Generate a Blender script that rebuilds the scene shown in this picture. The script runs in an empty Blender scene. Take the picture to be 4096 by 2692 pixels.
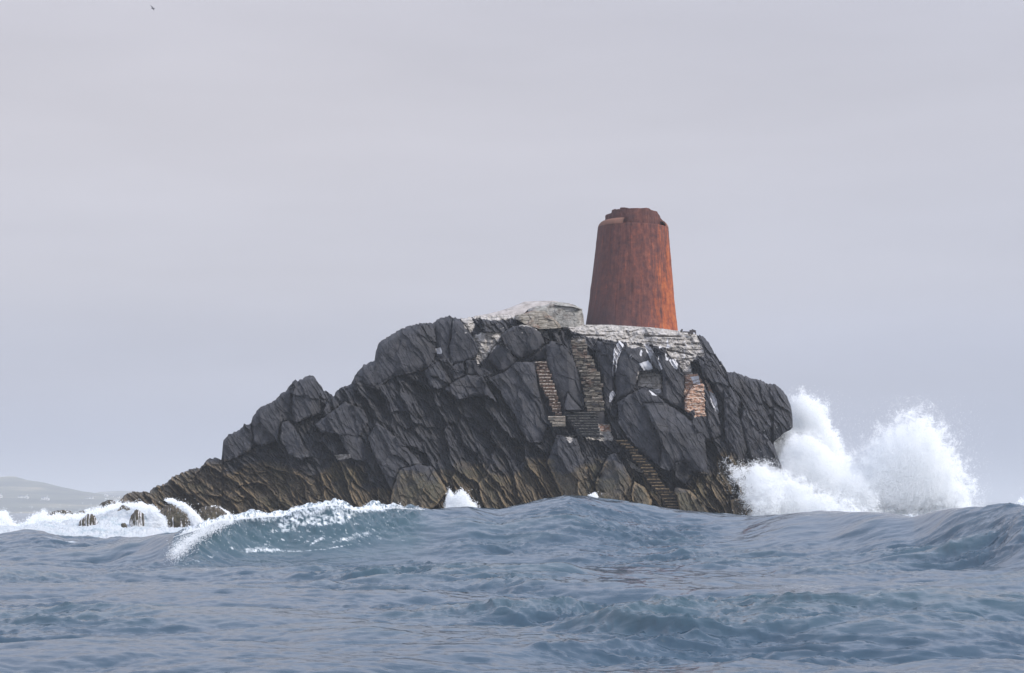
import bpy, bmesh, math, random
import numpy as np
from mathutils import Vector

# ------------------------------------------------------------------ camera, sky, sun, exposure
S = bpy.context.scene
COL = S.collection
EYE = 2.6            # camera height over mean sea level (m)
F = 7509.0           # focal length in photo pixels
HZ = 2045.0          # photo row of the horizon
cam_d = bpy.data.cameras.new('camera')
cam_d.sensor_width = 36.0
cam_d.lens = 36.0 * F / 4096.0
cam_d.shift_y = (HZ - 1346.0) / 4096.0
cam_d.clip_start = 0.5
cam_d.clip_end = 60000.0
cam = bpy.data.objects.new('camera', cam_d)
cam.location = (0, 0, EYE)
cam.rotation_euler = (math.radians(90), 0, 0)
COL.objects.link(cam)
S.camera = cam

SUN_EL, SUN_AZ = 42.0, 58.0   # azimuth: degrees to the right of "behind the camera"
sx = math.cos(math.radians(SUN_EL)) * math.sin(math.radians(SUN_AZ))
sy = -math.cos(math.radians(SUN_EL)) * math.cos(math.radians(SUN_AZ))
sz = math.sin(math.radians(SUN_EL))

world = bpy.data.worlds.new('World')
S.world = world
world.use_nodes = True
wn = world.node_tree
wn.nodes.clear()
def N(nt, typ, **kw):
    n = nt.nodes.new(typ)
    for k, v in kw.items():
        if k == 'inp':
            for kk, vv in v.items():
                n.inputs[kk].default_value = vv
        else:
            setattr(n, k, v)
    return n
sky = N(wn, 'ShaderNodeTexSky')
sky.sky_type = 'NISHITA'
sky.sun_disc = False
sky.sun_elevation = math.radians(SUN_EL)
sky.sun_rotation = math.radians(180 - SUN_AZ)
sky.air_density = 1.0
sky.dust_density = 3.0
skyscale = N(wn, 'ShaderNodeVectorMath', operation='SCALE')
skyscale.inputs['Scale'].default_value = 0.10
wn.links.new(sky.outputs[0], skyscale.inputs[0])
# overcast deck: a pale layer with soft broad variation
tc = N(wn, 'ShaderNodeTexCoord')
sep = N(wn, 'ShaderNodeSeparateXYZ')
wn.links.new(tc.outputs['Generated'], sep.inputs[0])
ramp = N(wn, 'ShaderNodeValToRGB')
cr = ramp.color_ramp
cr.interpolation = 'EASE'
cr.elements[0].position = 0.0
cr.elements[0].color = (0.47, 0.505, 0.625, 1)
cr.elements[1].position = 1.0
cr.elements[1].color = (0.90, 1.04, 1.38, 1)
for p, c in ((0.03, (0.49, 0.52, 0.64)), (0.075, (0.56, 0.575, 0.675)), (0.13, (0.63, 0.625, 0.695)), (0.20, (0.665, 0.65, 0.71)), (0.28, (0.65, 0.64, 0.71)), (0.32, (0.88, 0.94, 1.14)), (0.6, (0.94, 1.04, 1.32))):
    e = cr.elements.new(p)
    e.color = (*c, 1)
wn.links.new(sep.outputs['Z'], ramp.inputs[0])
mp = N(wn, 'ShaderNodeMapping')
mp.inputs['Scale'].default_value = (1.5, 1.5, 8.0)
mp.inputs['Rotation'].default_value = (0.15, 0.1, 0.3)
wn.links.new(tc.outputs['Generated'], mp.inputs[0])
cn = N(wn, 'ShaderNodeTexNoise', inp={'Scale': 1.7, 'Detail': 5.0, 'Roughness': 0.5})
wn.links.new(mp.outputs[0], cn.inputs['Vector'])
cmr = N(wn, 'ShaderNodeMapRange', inp={'From Min': 0.3, 'From Max': 0.7, 'To Min': 0.885, 'To Max': 1.04})
wn.links.new(cn.outputs[0], cmr.inputs[0])
cmul = N(wn, 'ShaderNodeVectorMath', operation='SCALE')
wn.links.new(ramp.outputs[0], cmul.inputs[0])
wn.links.new(cmr.outputs[0], cmul.inputs['Scale'])
# right-hand sky a little bluer
xr = N(wn, 'ShaderNodeMapRange', inp={'From Min': -0.1, 'From Max': 0.28, 'To Min': 0.0, 'To Max': 0.55})
wn.links.new(sep.outputs['X'], xr.inputs[0])
tint = N(wn, 'ShaderNodeMix', data_type='RGBA', blend_type='MULTIPLY')
wn.links.new(xr.outputs[0], tint.inputs[0])
wn.links.new(cmul.outputs[0], tint.inputs[6])
tint.inputs[7].default_value = (0.88, 0.92, 0.975, 1)
mx = N(wn, 'ShaderNodeMix', data_type='RGBA')
mx.inputs[0].default_value = 0.95
wn.links.new(skyscale.outputs[0], mx.inputs[6])
wn.links.new(tint.outputs[2], mx.inputs[7])
bg = N(wn, 'ShaderNodeBackground')
bg.inputs['Strength'].default_value = 1.0
wn.links.new(mx.outputs[2], bg.inputs[0])
wo = N(wn, 'ShaderNodeOutputWorld')
wn.links.new(bg.outputs[0], wo.inputs[0])

sun_d = bpy.data.lights.new('sun', 'SUN')
sun_d.energy = 2.6
sun_d.angle = math.radians(10)
sun_d.color = (1.0, 0.95, 0.88)
sun = bpy.data.objects.new('sun', sun_d)
sun.rotation_euler = Vector((sx, sy, sz)).to_track_quat('Z', 'Y').to_euler()
COL.objects.link(sun)

S.view_settings.view_transform = 'Standard'
S.view_settings.look = 'None'
S.view_settings.exposure = 0.0
S.view_settings.gamma = 1.0
S.view_settings.use_curve_mapping = False
S.render.engine = 'CYCLES'
S.cycles.max_bounces = 10
S.cycles.diffuse_bounces = 10
S.cycles.volume_bounces = 2
S.cycles.transmission_bounces = 6
S.cycles.transparent_max_bounces = 12

# ------------------------------------------------------------------ small numeric kit
rng = np.random.default_rng(11)
random.seed(4)

def at(px, py, Y):
    """world point seen at photo pixel (px, py) when it stands Y metres away"""
    return ((px - 2048.0) / F * Y, Y, EYE + (HZ - py) / F * Y)

def h2(ix, iy, s):
    a = (ix.astype(np.int64) * 374761393 + iy.astype(np.int64) * 668265263 + int(s) * 2147483647 + 974634777) & 0xFFFFFFFF
    a = ((a ^ (a >> 13)) * 1274126177) & 0xFFFFFFFF
    a = ((a ^ (a >> 16)) * 2246822519) & 0xFFFFFFFF
    return ((a ^ (a >> 15)) & 0xFFFFFF) / float(0x1000000)

def perlin(x, y, s=0):
    x = np.asarray(x, float); y = np.asarray(y, float)
    xi = np.floor(x); yi = np.floor(y)
    fx = x - xi; fy = y - yi
    u = fx * fx * fx * (fx * (fx * 6 - 15) + 10); v = fy * fy * fy * (fy * (fy * 6 - 15) + 10)
    def g(dx, dy):
        a = h2(xi + dx, yi + dy, s) * 2 * np.pi
        return np.cos(a) * (fx - dx) + np.sin(a) * (fy - dy)
    return 1.5 * ((g(0, 0) * (1 - u) + g(1, 0) * u) * (1 - v) + (g(0, 1) * (1 - u) + g(1, 1) * u) * v)

def fbm(x, y, s=0, o=4, gain=0.5):
    r = 0; a = 1.0; t = 0
    for i in range(o):
        r = r + a * perlin(x * 2 ** i + 17.3 * i, y * 2 ** i - 9.1 * i, s + i)
        t += a; a *= gain
    return r / t * 1.3

def perlin3(x, y, z, s=0):
    # cheap 3D value noise
    xi = np.floor(x); yi = np.floor(y); zi = np.floor(z)
    fx = x - xi; fy = y - yi; fz = z - zi
    fx = fx * fx * (3 - 2 * fx); fy = fy * fy * (3 - 2 * fy); fz = fz * fz * (3 - 2 * fz)
    def c(a, b, d):
        return h2((xi + a) + (zi + d) * 157, (yi + b) - (zi + d) * 113, s)
    r0 = (c(0,0,0)*(1-fx)+c(1,0,0)*fx)*(1-fy) + (c(0,1,0)*(1-fx)+c(1,1,0)*fx)*fy
    r1 = (c(0,0,1)*(1-fx)+c(1,0,1)*fx)*(1-fy) + (c(0,1,1)*(1-fx)+c(1,1,1)*fx)*fy
    return (r0 * (1 - fz) + r1 * fz) * 2 - 1

def fbm3(x, y, z, s=0, o=4):
    r = 0; a = 1.0; t = 0
    for i in range(o):
        r = r + a * perlin3(x * 2 ** i, y * 2 ** i, z * 2 ** i, s + i); t += a; a *= 0.5
    return r / t * 1.4

def voro(x, y, s=0, j=0.9):
    """nearest cell: returns (random, random2, local dx, dy, F2-F1)"""
    xi = np.floor(x); yi = np.floor(y)
    d1 = np.full(x.shape, 1e9); d2 = d1.copy()
    r1 = np.zeros(x.shape); r2 = np.zeros(x.shape); lx = np.zeros(x.shape); ly = np.zeros(x.shape)
    for a in (-1, 0, 1):
        for b in (-1, 0, 1):
            cx = xi + a; cy = yi + b
            qx = cx + 0.5 + (h2(cx, cy, s) - 0.5) * j; qy = cy + 0.5 + (h2(cx, cy, s + 7) - 0.5) * j
            dx = x - qx; dy = y - qy; d = dx * dx + dy * dy
            m = d < d1
            d2 = np.where(m, d1, np.minimum(d2, d))
            d1 = np.where(m, d, d1)
            r1 = np.where(m, h2(cx, cy, s + 13), r1); r2 = np.where(m, h2(cx, cy, s + 29), r2)
            lx = np.where(m, dx, lx); ly = np.where(m, dy, ly)
    return r1, r2, lx, ly, np.sqrt(d2) - np.sqrt(d1)

def poly_sd(px, py, poly):
    """signed distance in pixels, positive inside"""
    P = np.asarray(poly, float)
    d = np.full(px.shape, 1e18); inside = np.zeros(px.shape, bool)
    n = len(P)
    for i in range(n):
        ax, ay = P[i]; bx, by = P[(i + 1) % n]
        ex, ey = bx - ax, by - ay
        wx, wy = px - ax, py - ay
        t = np.clip((wx * ex + wy * ey) / (ex * ex + ey * ey + 1e-9), 0, 1)
        d = np.minimum(d, (wx - ex * t) ** 2 + (wy - ey * t) ** 2)
        if ay != by:
            c = ((ay > py) != (by > py)) & (px < (bx - ax) * (py - ay) / (by - ay) + ax)
            inside ^= c
    d = np.sqrt(d)
    return np.where(inside, d, -d)

def sstep(a, b, x):
    t = np.clip((x - a) / (b - a), 0, 1)
    return t * t * (3 - 2 * t)

def interp(xs, pts):
    p = sorted(pts)
    return np.interp(xs, [q[0] for q in p], [q[1] for q in p])

def tag(o, label=None, cat=None, group=None, kind=None):
    if label: o['label'] = label
    if cat: o['category'] = cat
    if group: o['group'] = group
    if kind: o['kind'] = kind
    return o

def empty(name, loc, label=None, cat=None, group=None):
    o = bpy.data.objects.new(name, None)
    o.location = loc
    o.empty_display_size = 0.3
    COL.objects.link(o)
    return tag(o, label, cat, group)

def raw_mesh(name, V, Fq, mats, parent=None, smooth=False, origin=None, attrs=None):
    """V (n,3) array, Fq (m,k) int array (k = 3 or 4) or list of such"""
    V = np.asarray(V, np.float32)
    if origin is not None:
        V = V - np.asarray(origin, np.float32)
    me = bpy.data.meshes.new(name)
    Fl = Fq if isinstance(Fq, list) else [Fq]
    Fl = [np.asarray(f, np.int32) for f in Fl if len(f)]
    nl = sum(f.size for f in Fl); nf = sum(len(f) for f in Fl)
    me.vertices.add(len(V)); me.vertices.foreach_set('co', V.ravel())
    me.loops.add(nl); me.loops.foreach_set('vertex_index', np.concatenate([f.ravel() for f in Fl]))
    me.polygons.add(nf)
    tot = np.concatenate([np.full(len(f), f.shape[1], np.int32) for f in Fl])
    st = np.concatenate([[0], np.cumsum(tot)[:-1]]).astype(np.int32)
    me.polygons.foreach_set('loop_start', st)
    if smooth:
        me.polygons.foreach_set('use_smooth', np.ones(nf, bool))
    me.update(calc_edges=True)
    if attrs:
        for k, a in attrs.items():
            a = np.asarray(a, np.float32)
            if a.ndim == 1:
                at_ = me.attributes.new(k, 'FLOAT', 'POINT'); at_.data.foreach_set('value', a)
            else:
                at_ = me.attributes.new(k, 'FLOAT_COLOR', 'POINT'); at_.data.foreach_set('color', a.ravel())
    for m in (mats if isinstance(mats, (list, tuple)) else [mats]):
        me.materials.append(m)
    o = bpy.data.objects.new(name, me)
    if origin is not None and parent is None:
        o.location = origin
    if parent is not None:
        o.parent = parent
    COL.objects.link(o)
    return o

def grid_faces(nr, nc, wrap=False):
    i = np.arange(nr - 1)[:, None]; j = np.arange(nc if wrap else nc - 1)[None, :]
    j2 = (j + 1) % nc
    a = i * nc + j; b = i * nc + j2; c = (i + 1) * nc + j2; d = (i + 1) * nc + j
    return np.stack([a, b, c, d], -1).reshape(-1, 4)

def from_bm(name, bm, mats, parent=None, smooth=False):
    me = bpy.data.meshes.new(name)
    bm.to_mesh(me); bm.free()
    if smooth:
        for p in me.polygons: p.use_smooth = True
    for m in (mats if isinstance(mats, (list, tuple)) else [mats]):
        me.materials.append(m)
    o = bpy.data.objects.new(name, me)
    if parent is not None: o.parent = parent
    COL.objects.link(o)
    return o

def add_box(bm, c, s, rz=0.0, rx=0.0, ry=0.0, jit=0.0):
    from mathutils import Matrix
    M = Matrix.Translation(c) @ Matrix.Rotation(rz, 4, 'Z') @ Matrix.Rotation(ry, 4, 'Y') @ Matrix.Rotation(rx, 4, 'X') @ Matrix.Diagonal((*s, 1))
    r = bmesh.ops.create_cube(bm, size=1.0, matrix=M)
    if jit:
        for v in r['verts']:
            v.co += Vector((random.uniform(-jit, jit), random.uniform(-jit, jit), random.uniform(-jit, jit)))
    return r

# ------------------------------------------------------------------ materials
def new_mat(name):
    m = bpy.data.materials.new(name)
    m.use_nodes = True
    nt = m.node_tree
    nt.nodes.clear()
    out = N(nt, 'ShaderNodeOutputMaterial')
    b = N(nt, 'ShaderNodeBsdfPrincipled')
    nt.links.new(b.outputs[0], out.inputs[0])
    return m, nt, b, out

def attr(nt, name):
    return N(nt, 'ShaderNodeAttribute', attribute_name=name)

def noise(nt, scale, detail=4, rough=0.55, vec=None, mapping=None, coord='Object'):
    tcn = N(nt, 'ShaderNodeTexCoord')
    n = N(nt, 'ShaderNodeTexNoise', inp={'Scale': scale, 'Detail': detail, 'Roughness': rough})
    src = tcn.outputs[coord]
    if mapping:
        mpn = N(nt, 'ShaderNodeMapping')
        mpn.inputs['Scale'].default_value = mapping[0]
        mpn.inputs['Rotation'].default_value = mapping[1]
        nt.links.new(src, mpn.inputs[0]); src = mpn.outputs[0]
    nt.links.new(src, n.inputs['Vector'])
    return n

def cramp(nt, fac, stops, interp_='LINEAR'):
    r = N(nt, 'ShaderNodeValToRGB')
    r.color_ramp.interpolation = interp_
    els = r.color_ramp.elements
    while len(els) < len(stops): els.new(0.5)
    for e, (p, c) in zip(els, stops):
        e.position = p; e.color = (*c, 1) if len(c) == 3 else c
    nt.links.new(fac, r.inputs[0])
    return r

def mixc(nt, fac, a, b, mode='MIX'):
    m = N(nt, 'ShaderNodeMix', data_type='RGBA', blend_type=mode)
    for s, v in ((0, fac), (6, a), (7, b)):
        if hasattr(v, 'node') or isinstance(v, bpy.types.NodeSocket): nt.links.new(v, m.inputs[s])
        else: m.inputs[s].default_value = v if s == 0 else (*v, 1) if len(v) == 3 else v
    return m.outputs[2]

def math_(nt, op, a, b=None, c=None, clamp=False):
    m = N(nt, 'ShaderNodeMath', operation=op, use_clamp=clamp)
    for i, v in enumerate((a, b, c)):
        if v is None: continue
        if isinstance(v, bpy.types.NodeSocket): nt.links.new(v, m.inputs[i])
        else: m.inputs[i].default_value = v
    return m.outputs[0]

def bump(nt, bsdf, h, strength=0.5, dist=0.05, prev=None):
    b = N(nt, 'ShaderNodeBump', inp={'Strength': strength, 'Distance': dist})
    nt.links.new(h, b.inputs['Height'])
    if prev is not None: nt.links.new(prev, b.inputs['Normal'])
    nt.links.new(b.outputs[0], bsdf.inputs['Normal'])
    return b.outputs[0]

def rock_material():
    m, nt, b, out = new_mat('wet_slate_rock')
    A = attr(nt, 'mask'); sepc = N(nt, 'ShaderNodeSeparateColor'); nt.links.new(A.outputs['Color'], sepc.inputs[0])
    pale, weed, brick = sepc.outputs[0], sepc.outputs[1], sepc.outputs[2]
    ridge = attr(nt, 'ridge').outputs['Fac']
    white = attr(nt, 'white').outputs['Fac']
    grain = noise(nt, 1.3, 6, 0.62)
    fine = noise(nt, 9.0, 5, 0.65)
    strat = noise(nt, 1.0, 5, 0.6, mapping=((2.2, 2.2, 0.45), (0, math.radians(-30), 0)))
    slate = cramp(nt, grain.outputs[0], ((0.27, (0.024, 0.024, 0.029)), (0.50, (0.043, 0.043, 0.049)), (0.66, (0.068, 0.067, 0.072)), (0.8, (0.105, 0.102, 0.100)))).outputs[0]
    s2 = cramp(nt, strat.outputs[0], ((0.35, (0.70, 0.70, 0.73)), (0.5, (1, 1, 1)), (0.68, (1.36, 1.33, 1.32)))).outputs[0]
    slate = mixc(nt, 0.85, slate, s2, 'MULTIPLY')
    # warm iron and lichen stain in broad patches
    st = noise(nt, 0.45, 4, 0.6)
    stf = cramp(nt, st.outputs[0], ((0.52, (0, 0, 0)), (0.72, (1, 1, 1)))).outputs[0]
    slate = mixc(nt, math_(nt, 'MULTIPLY', stf, 0.28), slate, (0.070, 0.058, 0.043))
    wn_ = noise(nt, 3.2, 6, 0.7, mapping=((1.8, 1.8, 0.7), (0, math.radians(-25), 0)))
    weedc = cramp(nt, wn_.outputs[0], ((0.28, (0.020, 0.017, 0.014)), (0.47, (0.050, 0.041, 0.030)), (0.60, (0.105, 0.081, 0.052)), (0.76, (0.22, 0.165, 0.105)))).outputs[0]
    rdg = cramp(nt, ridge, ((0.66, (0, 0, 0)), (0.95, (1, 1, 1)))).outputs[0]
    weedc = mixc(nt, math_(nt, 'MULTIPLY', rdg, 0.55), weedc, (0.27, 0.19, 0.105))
    gr = noise(nt, 15.0, 3, 0.7)
    weedc = mixc(nt, cramp(nt, gr.outputs[0], ((0.52, (0, 0, 0)), (0.70, (0.8, 0.8, 0.8)))).outputs[0], weedc, (0.215, 0.17, 0.10))
    grn = noise(nt, 0.5, 3, 0.5)
    gf = cramp(nt, grn.outputs[0], ((0.50, (0, 0, 0)), (0.66, (1, 1, 1)))).outputs[0]
    weedc = mixc(nt, math_(nt, 'MULTIPLY', gf, 0.4), weedc, (0.055, 0.060, 0.033))
    wj = math_(nt, 'ADD', weed, math_(nt, 'MULTIPLY', math_(nt, 'SUBTRACT', fine.outputs[0], 0.5), 0.6))
    wf = cramp(nt, wj, ((0.25, (0, 0, 0)), (0.80, (1, 1, 1)))).outputs[0]
    col = mixc(nt, wf, slate, weedc)
    # pale mortar and stone courses
    pn = noise(nt, 2.6, 7, 0.72, mapping=((1, 1, 1.4), (0, math.radians(4), 0)))
    palec = cramp(nt, pn.outputs[0], ((0.29, (0.055, 0.052, 0.047)), (0.40, (0.26, 0.24, 0.21)), (0.54, (0.50, 0.46, 0.42)), (0.70, (0.70, 0.66, 0.62)))).outputs[0]
    pj = math_(nt, 'ADD', pale, math_(nt, 'MULTIPLY', math_(nt, 'SUBTRACT', fine.outputs[0], 0.5), 1.0))
    pf = cramp(nt, pj, ((0.42, (0, 0, 0)), (0.56, (1, 1, 1)))).outputs[0]
    col = mixc(nt, pf, col, palec)
    bn = noise(nt, 3.4, 7, 0.75, mapping=((1, 1, 2.6), (0, 0, 0)))
    brickc = cramp(nt, bn.outputs[0], ((0.34, (0.09, 0.06, 0.05)), (0.43, (0.34, 0.17, 0.11)), (0.50, (0.46, 0.27, 0.17)), (0.56, (0.54, 0.45, 0.38)), (0.66, (0.64, 0.59, 0.55)))).outputs[0]
    bj = math_(nt, 'ADD', brick, math_(nt, 'MULTIPLY', math_(nt, 'SUBTRACT', fine.outputs[0], 0.5), 0.8))
    bf = cramp(nt, bj, ((0.42, (0, 0, 0)), (0.55, (1, 1, 1)))).outputs[0]
    col = mixc(nt, bf, col, brickc)
    # clean white lime patches / running white water
    wjn = math_(nt, 'ADD', white, math_(nt, 'MULTIPLY', math_(nt, 'SUBTRACT', fine.outputs[0], 0.5), 0.7))
    wff = cramp(nt, wjn, ((0.45, (0, 0, 0)), (0.55, (1, 1, 1)))).outputs[0]
    col = mixc(nt, wff, col, (0.66, 0.65, 0.66))
    nt.links.new(col, b.inputs['Base Color'])
    rr = cramp(nt, weed, ((0.2, (0.82, 0.82, 0.82)), (0.9, (0.62, 0.62, 0.62)))).outputs[0]
    nt.links.new(rr, b.inputs['Roughness'])
    b.inputs['Specular IOR Level'].default_value = 0.35
    cr1 = noise(nt, 3.0, 8, 0.7, mapping=((1.6, 1.6, 0.5), (0, math.radians(-30), 0)))
    n1 = bump(nt, b, cr1.outputs[0], 0.40, 0.10)
    hh = math_(nt, 'ADD', fine.outputs[0], math_(nt, 'MULTIPLY', wn_.outputs[0], 0.7))
    bump(nt, b, hh, 0.55, 0.07, n1)
    return m
M_ROCK = rock_material()

def masonry_material(name, c0, c1, c2, stain=(0.05, 0.045, 0.04), layer=3.0, red=0.0, sc=1.9):
    m, nt, b, out = new_mat(name)
    n1 = noise(nt, sc, 7, 0.72, mapping=((1, 1, layer), (0, 0, 0)))
    c = cramp(nt, n1.outputs[0], ((0.28, stain), (0.42, c0), (0.56, c1), (0.75, c2))).outputs[0]
    if red:
        n2 = noise(nt, 0.9, 5, 0.7)
        f = cramp(nt, n2.outputs[0], ((0.50, (0, 0, 0)), (0.64, (1, 1, 1)))).outputs[0]
        c = mixc(nt, math_(nt, 'MULTIPLY', f, red), c, (0.30, 0.13, 0.085))
    nt.links.new(c, b.inputs['Base Color'])
    b.inputs['Roughness'].default_value = 0.92
    b.inputs['Specular IOR Level'].default_value = 0.2
    n3 = noise(nt, 7.0, 6, 0.7)
    bump(nt, b, math_(nt, 'ADD', n1.outputs[0], math_(nt, 'MULTIPLY', n3.outputs[0], 0.5)), 0.8, 0.10)
    return m
M_PLASTER = masonry_material('weathered_lime_plaster', (0.36, 0.325, 0.30), (0.50, 0.455, 0.425), (0.58, 0.535, 0.51), stain=(0.12, 0.105, 0.09), layer=1.2)
M_WALL = masonry_material('pale_mortared_stone', (0.20, 0.195, 0.175), (0.40, 0.385, 0.35), (0.56, 0.54, 0.50), layer=1.6, red=0.15)
M_RUBBLE = masonry_material('rubble_masonry', (0.16, 0.14, 0.11), (0.32, 0.285, 0.235), (0.52, 0.48, 0.42), layer=3.0, red=0.35)
M_STEP_BRICK = masonry_material('brick_step_masonry', (0.10, 0.065, 0.048), (0.20, 0.135, 0.10), (0.42, 0.34, 0.28), stain=(0.035, 0.022, 0.020), layer=1.0, red=0.3, sc=4.5)
M_NOSE_PALE = masonry_material('pale_step_edges', (0.32, 0.26, 0.20), (0.55, 0.48, 0.40), (0.75, 0.71, 0.66), stain=(0.11, 0.07, 0.055), layer=1.0, sc=3.5)
M_STEP_DARK = masonry_material('dark_weathered_steps', (0.035, 0.035, 0.037), (0.050, 0.050, 0.050), (0.075, 0.072, 0.066), stain=(0.025, 0.025, 0.028), layer=1.4, sc=4)
M_NOSE_DARK = masonry_material('lit_grey_step_edges', (0.11, 0.105, 0.095), (0.18, 0.17, 0.15), (0.30, 0.28, 0.24), stain=(0.05, 0.05, 0.048), layer=1.0, sc=3)  # lighter than the risers: light on the tread edges put into the colour
M_STEP_WEED = masonry_material('weed_covered_risers', (0.030, 0.024, 0.020), (0.045, 0.036, 0.028), (0.08, 0.062, 0.042), stain=(0.02, 0.017, 0.015), layer=1.2, sc=4)
M_NOSE_WEED = masonry_material('lit_weedy_step_edges', (0.15, 0.11, 0.068), (0.26, 0.19, 0.11), (0.42, 0.32, 0.20), stain=(0.03, 0.025, 0.02), layer=1.0, sc=3)  # weed tan, lightened to paint in the light along the tread edges
M_STEP_RUBBLE = masonry_material('dark_rubble_joints', (0.10, 0.088, 0.072), (0.20, 0.175, 0.14), (0.38, 0.34, 0.28), stain=(0.028, 0.026, 0.025), layer=1.5, red=0.25, sc=4)

def rust_material(name='rusted_iron', dull=0.0, over=(0.085, 0.045, 0.043)):
    m, nt, b, out = new_mat(name)
    tcn = N(nt, 'ShaderNodeTexCoord')
    mpn = N(nt, 'ShaderNodeMapping'); mpn.inputs['Scale'].default_value = (1.3, 1.3, 0.09)
    nt.links.new(tcn.outputs['Object'], mpn.inputs[0])
    streak = N(nt, 'ShaderNodeTexNoise', inp={'Scale': 2.4, 'Detail': 7, 'Roughness': 0.68}); nt.links.new(mpn.outputs[0], streak.inputs['Vector'])
    mott = noise(nt, 2.1, 8, 0.74)
    fine = noise(nt, 8.0, 5, 0.7)
    base = cramp(nt, mott.outputs[0], ((0.30, (0.058, 0.030, 0.032)), (0.42, (0.120, 0.050, 0.046)), (0.54, (0.185, 0.065, 0.048)), (0.66, (0.25, 0.10, 0.075)), (0.76, (0.30, 0.17, 0.14)))).outputs[0]
    sc = cramp(nt, streak.outputs[0], ((0.28, (0.38, 0.37, 0.42)), (0.47, (0.95, 0.95, 0.97)), (0.60, (1.30, 1.15, 1.02)), (0.72, (1.9, 1.75, 1.65)))).outputs[0]
    c = mixc(nt, 0.78, base, sc, 'MULTIPLY')
    # rust turns more orange towards the right, duller and purple towards the left
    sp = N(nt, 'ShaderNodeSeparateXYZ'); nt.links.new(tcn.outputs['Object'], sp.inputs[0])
    left_mix = N(nt, 'ShaderNodeMapRange', inp={'From Min': 0.4, 'From Max': -3.2, 'To Min': 0.0, 'To Max': 0.62}); nt.links.new(sp.outputs['X'], left_mix.inputs[0])
    c = mixc(nt, left_mix.outputs[0], c, (0.095, 0.052, 0.050))
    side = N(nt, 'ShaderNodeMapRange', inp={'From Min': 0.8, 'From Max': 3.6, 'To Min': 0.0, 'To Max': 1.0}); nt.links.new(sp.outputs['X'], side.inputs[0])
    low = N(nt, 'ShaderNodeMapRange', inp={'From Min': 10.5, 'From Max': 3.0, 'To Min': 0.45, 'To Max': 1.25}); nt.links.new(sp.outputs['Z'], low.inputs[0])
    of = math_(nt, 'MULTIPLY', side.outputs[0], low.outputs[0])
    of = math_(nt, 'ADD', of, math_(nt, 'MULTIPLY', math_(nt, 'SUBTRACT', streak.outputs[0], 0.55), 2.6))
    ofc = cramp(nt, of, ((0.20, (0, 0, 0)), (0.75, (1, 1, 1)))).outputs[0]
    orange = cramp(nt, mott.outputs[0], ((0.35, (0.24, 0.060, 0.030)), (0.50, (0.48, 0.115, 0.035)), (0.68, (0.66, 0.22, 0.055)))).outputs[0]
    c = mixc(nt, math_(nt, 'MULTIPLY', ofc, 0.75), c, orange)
    if dull: c = mixc(nt, dull, c, over)
    # darker foot on the left
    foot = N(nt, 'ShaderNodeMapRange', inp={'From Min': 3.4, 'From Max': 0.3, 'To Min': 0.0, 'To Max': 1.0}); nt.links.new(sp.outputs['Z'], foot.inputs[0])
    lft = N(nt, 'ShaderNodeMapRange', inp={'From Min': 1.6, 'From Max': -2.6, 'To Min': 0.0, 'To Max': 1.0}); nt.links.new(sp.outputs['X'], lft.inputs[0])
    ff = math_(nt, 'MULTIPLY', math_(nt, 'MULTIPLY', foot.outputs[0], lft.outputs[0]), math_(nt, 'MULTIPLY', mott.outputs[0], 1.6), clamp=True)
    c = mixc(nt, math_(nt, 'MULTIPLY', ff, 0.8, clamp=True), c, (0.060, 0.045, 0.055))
    # pale flecks
    fl = noise(nt, 5.5, 3, 0.6, mapping=((1, 1, 0.45), (0, 0, 0)))
    flf = cramp(nt, fl.outputs[0], ((0.74, (0, 0, 0)), (0.79, (1, 1, 1)))).outputs[0]
    c = mixc(nt, math_(nt, 'MULTIPLY', flf, 0.5), c, (0.50, 0.42, 0.38))
    nt.links.new(c, b.inputs['Base Color'])
    b.inputs['Roughness'].default_value = 0.85
    b.inputs['Specular IOR Level'].default_value = 0.3
    n1 = bump(nt, b, streak.outputs[0], 0.5, 0.10)
    bump(nt, b, math_(nt, 'ADD', mott.outputs[0], math_(nt, 'MULTIPLY', fine.outputs[0], 0.6)), 0.5, 0.05, n1)
    return m
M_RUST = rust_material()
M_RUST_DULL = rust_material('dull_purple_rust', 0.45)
M_RUST_LIT = rust_material('lit_orange_rust', 0.42, (0.36, 0.19, 0.12))  # paler rust tint paints in the light caught by the shoulder plates

def plain(name, col, rough=0.8, nscale=None):
    m, nt, b, out = new_mat(name)
    if nscale:
        n = noise(nt, nscale, 4, 0.6)
        c = cramp(nt, n.outputs[0], ((0.3, tuple(x * 0.8 for x in col)), (0.7, tuple(min(1, x * 1.15) for x in col)))).outputs[0]
        nt.links.new(c, b.inputs['Base Color'])
    else:
        b.inputs['Base Color'].default_value = (*col, 1)
    b.inputs['Roughness'].default_value = rough
    return m
M_IRON_DARK = plain('dark_corroded_iron', (0.055, 0.045, 0.045), 0.7, 5)
M_WHITEWASH = plain('whitewashed_wall', (0.80, 0.79, 0.76), 0.9, 0.3)
M_ROOF = plain('slate_roof', (0.10, 0.11, 0.13), 0.8, 0.4)
M_GLASS = plain('dark_window_pane', (0.03, 0.035, 0.04), 0.15)
M_FEATHER = plain('grey_feathers', (0.10, 0.10, 0.11), 0.8, 10)

def foam_material():
    m, nt, b, out = new_mat('white_water')
    n = noise(nt, 1.1, 6, 0.65)
    c = cramp(nt, n.outputs[0], ((0.30, (0.50, 0.60, 0.65)), (0.45, (0.70, 0.745, 0.77)), (0.62, (0.79, 0.81, 0.83)))).outputs[0]
    nt.links.new(c, b.inputs['Base Color'])
    b.inputs['Roughness'].default_value = 0.9
    b.inputs['Specular IOR Level'].default_value = 0.1
    n2 = noise(nt, 4.0, 8, 0.75)
    bump(nt, b, n2.outputs[0], 0.9, 0.25)
    return m
M_FOAM = foam_material()

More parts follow.
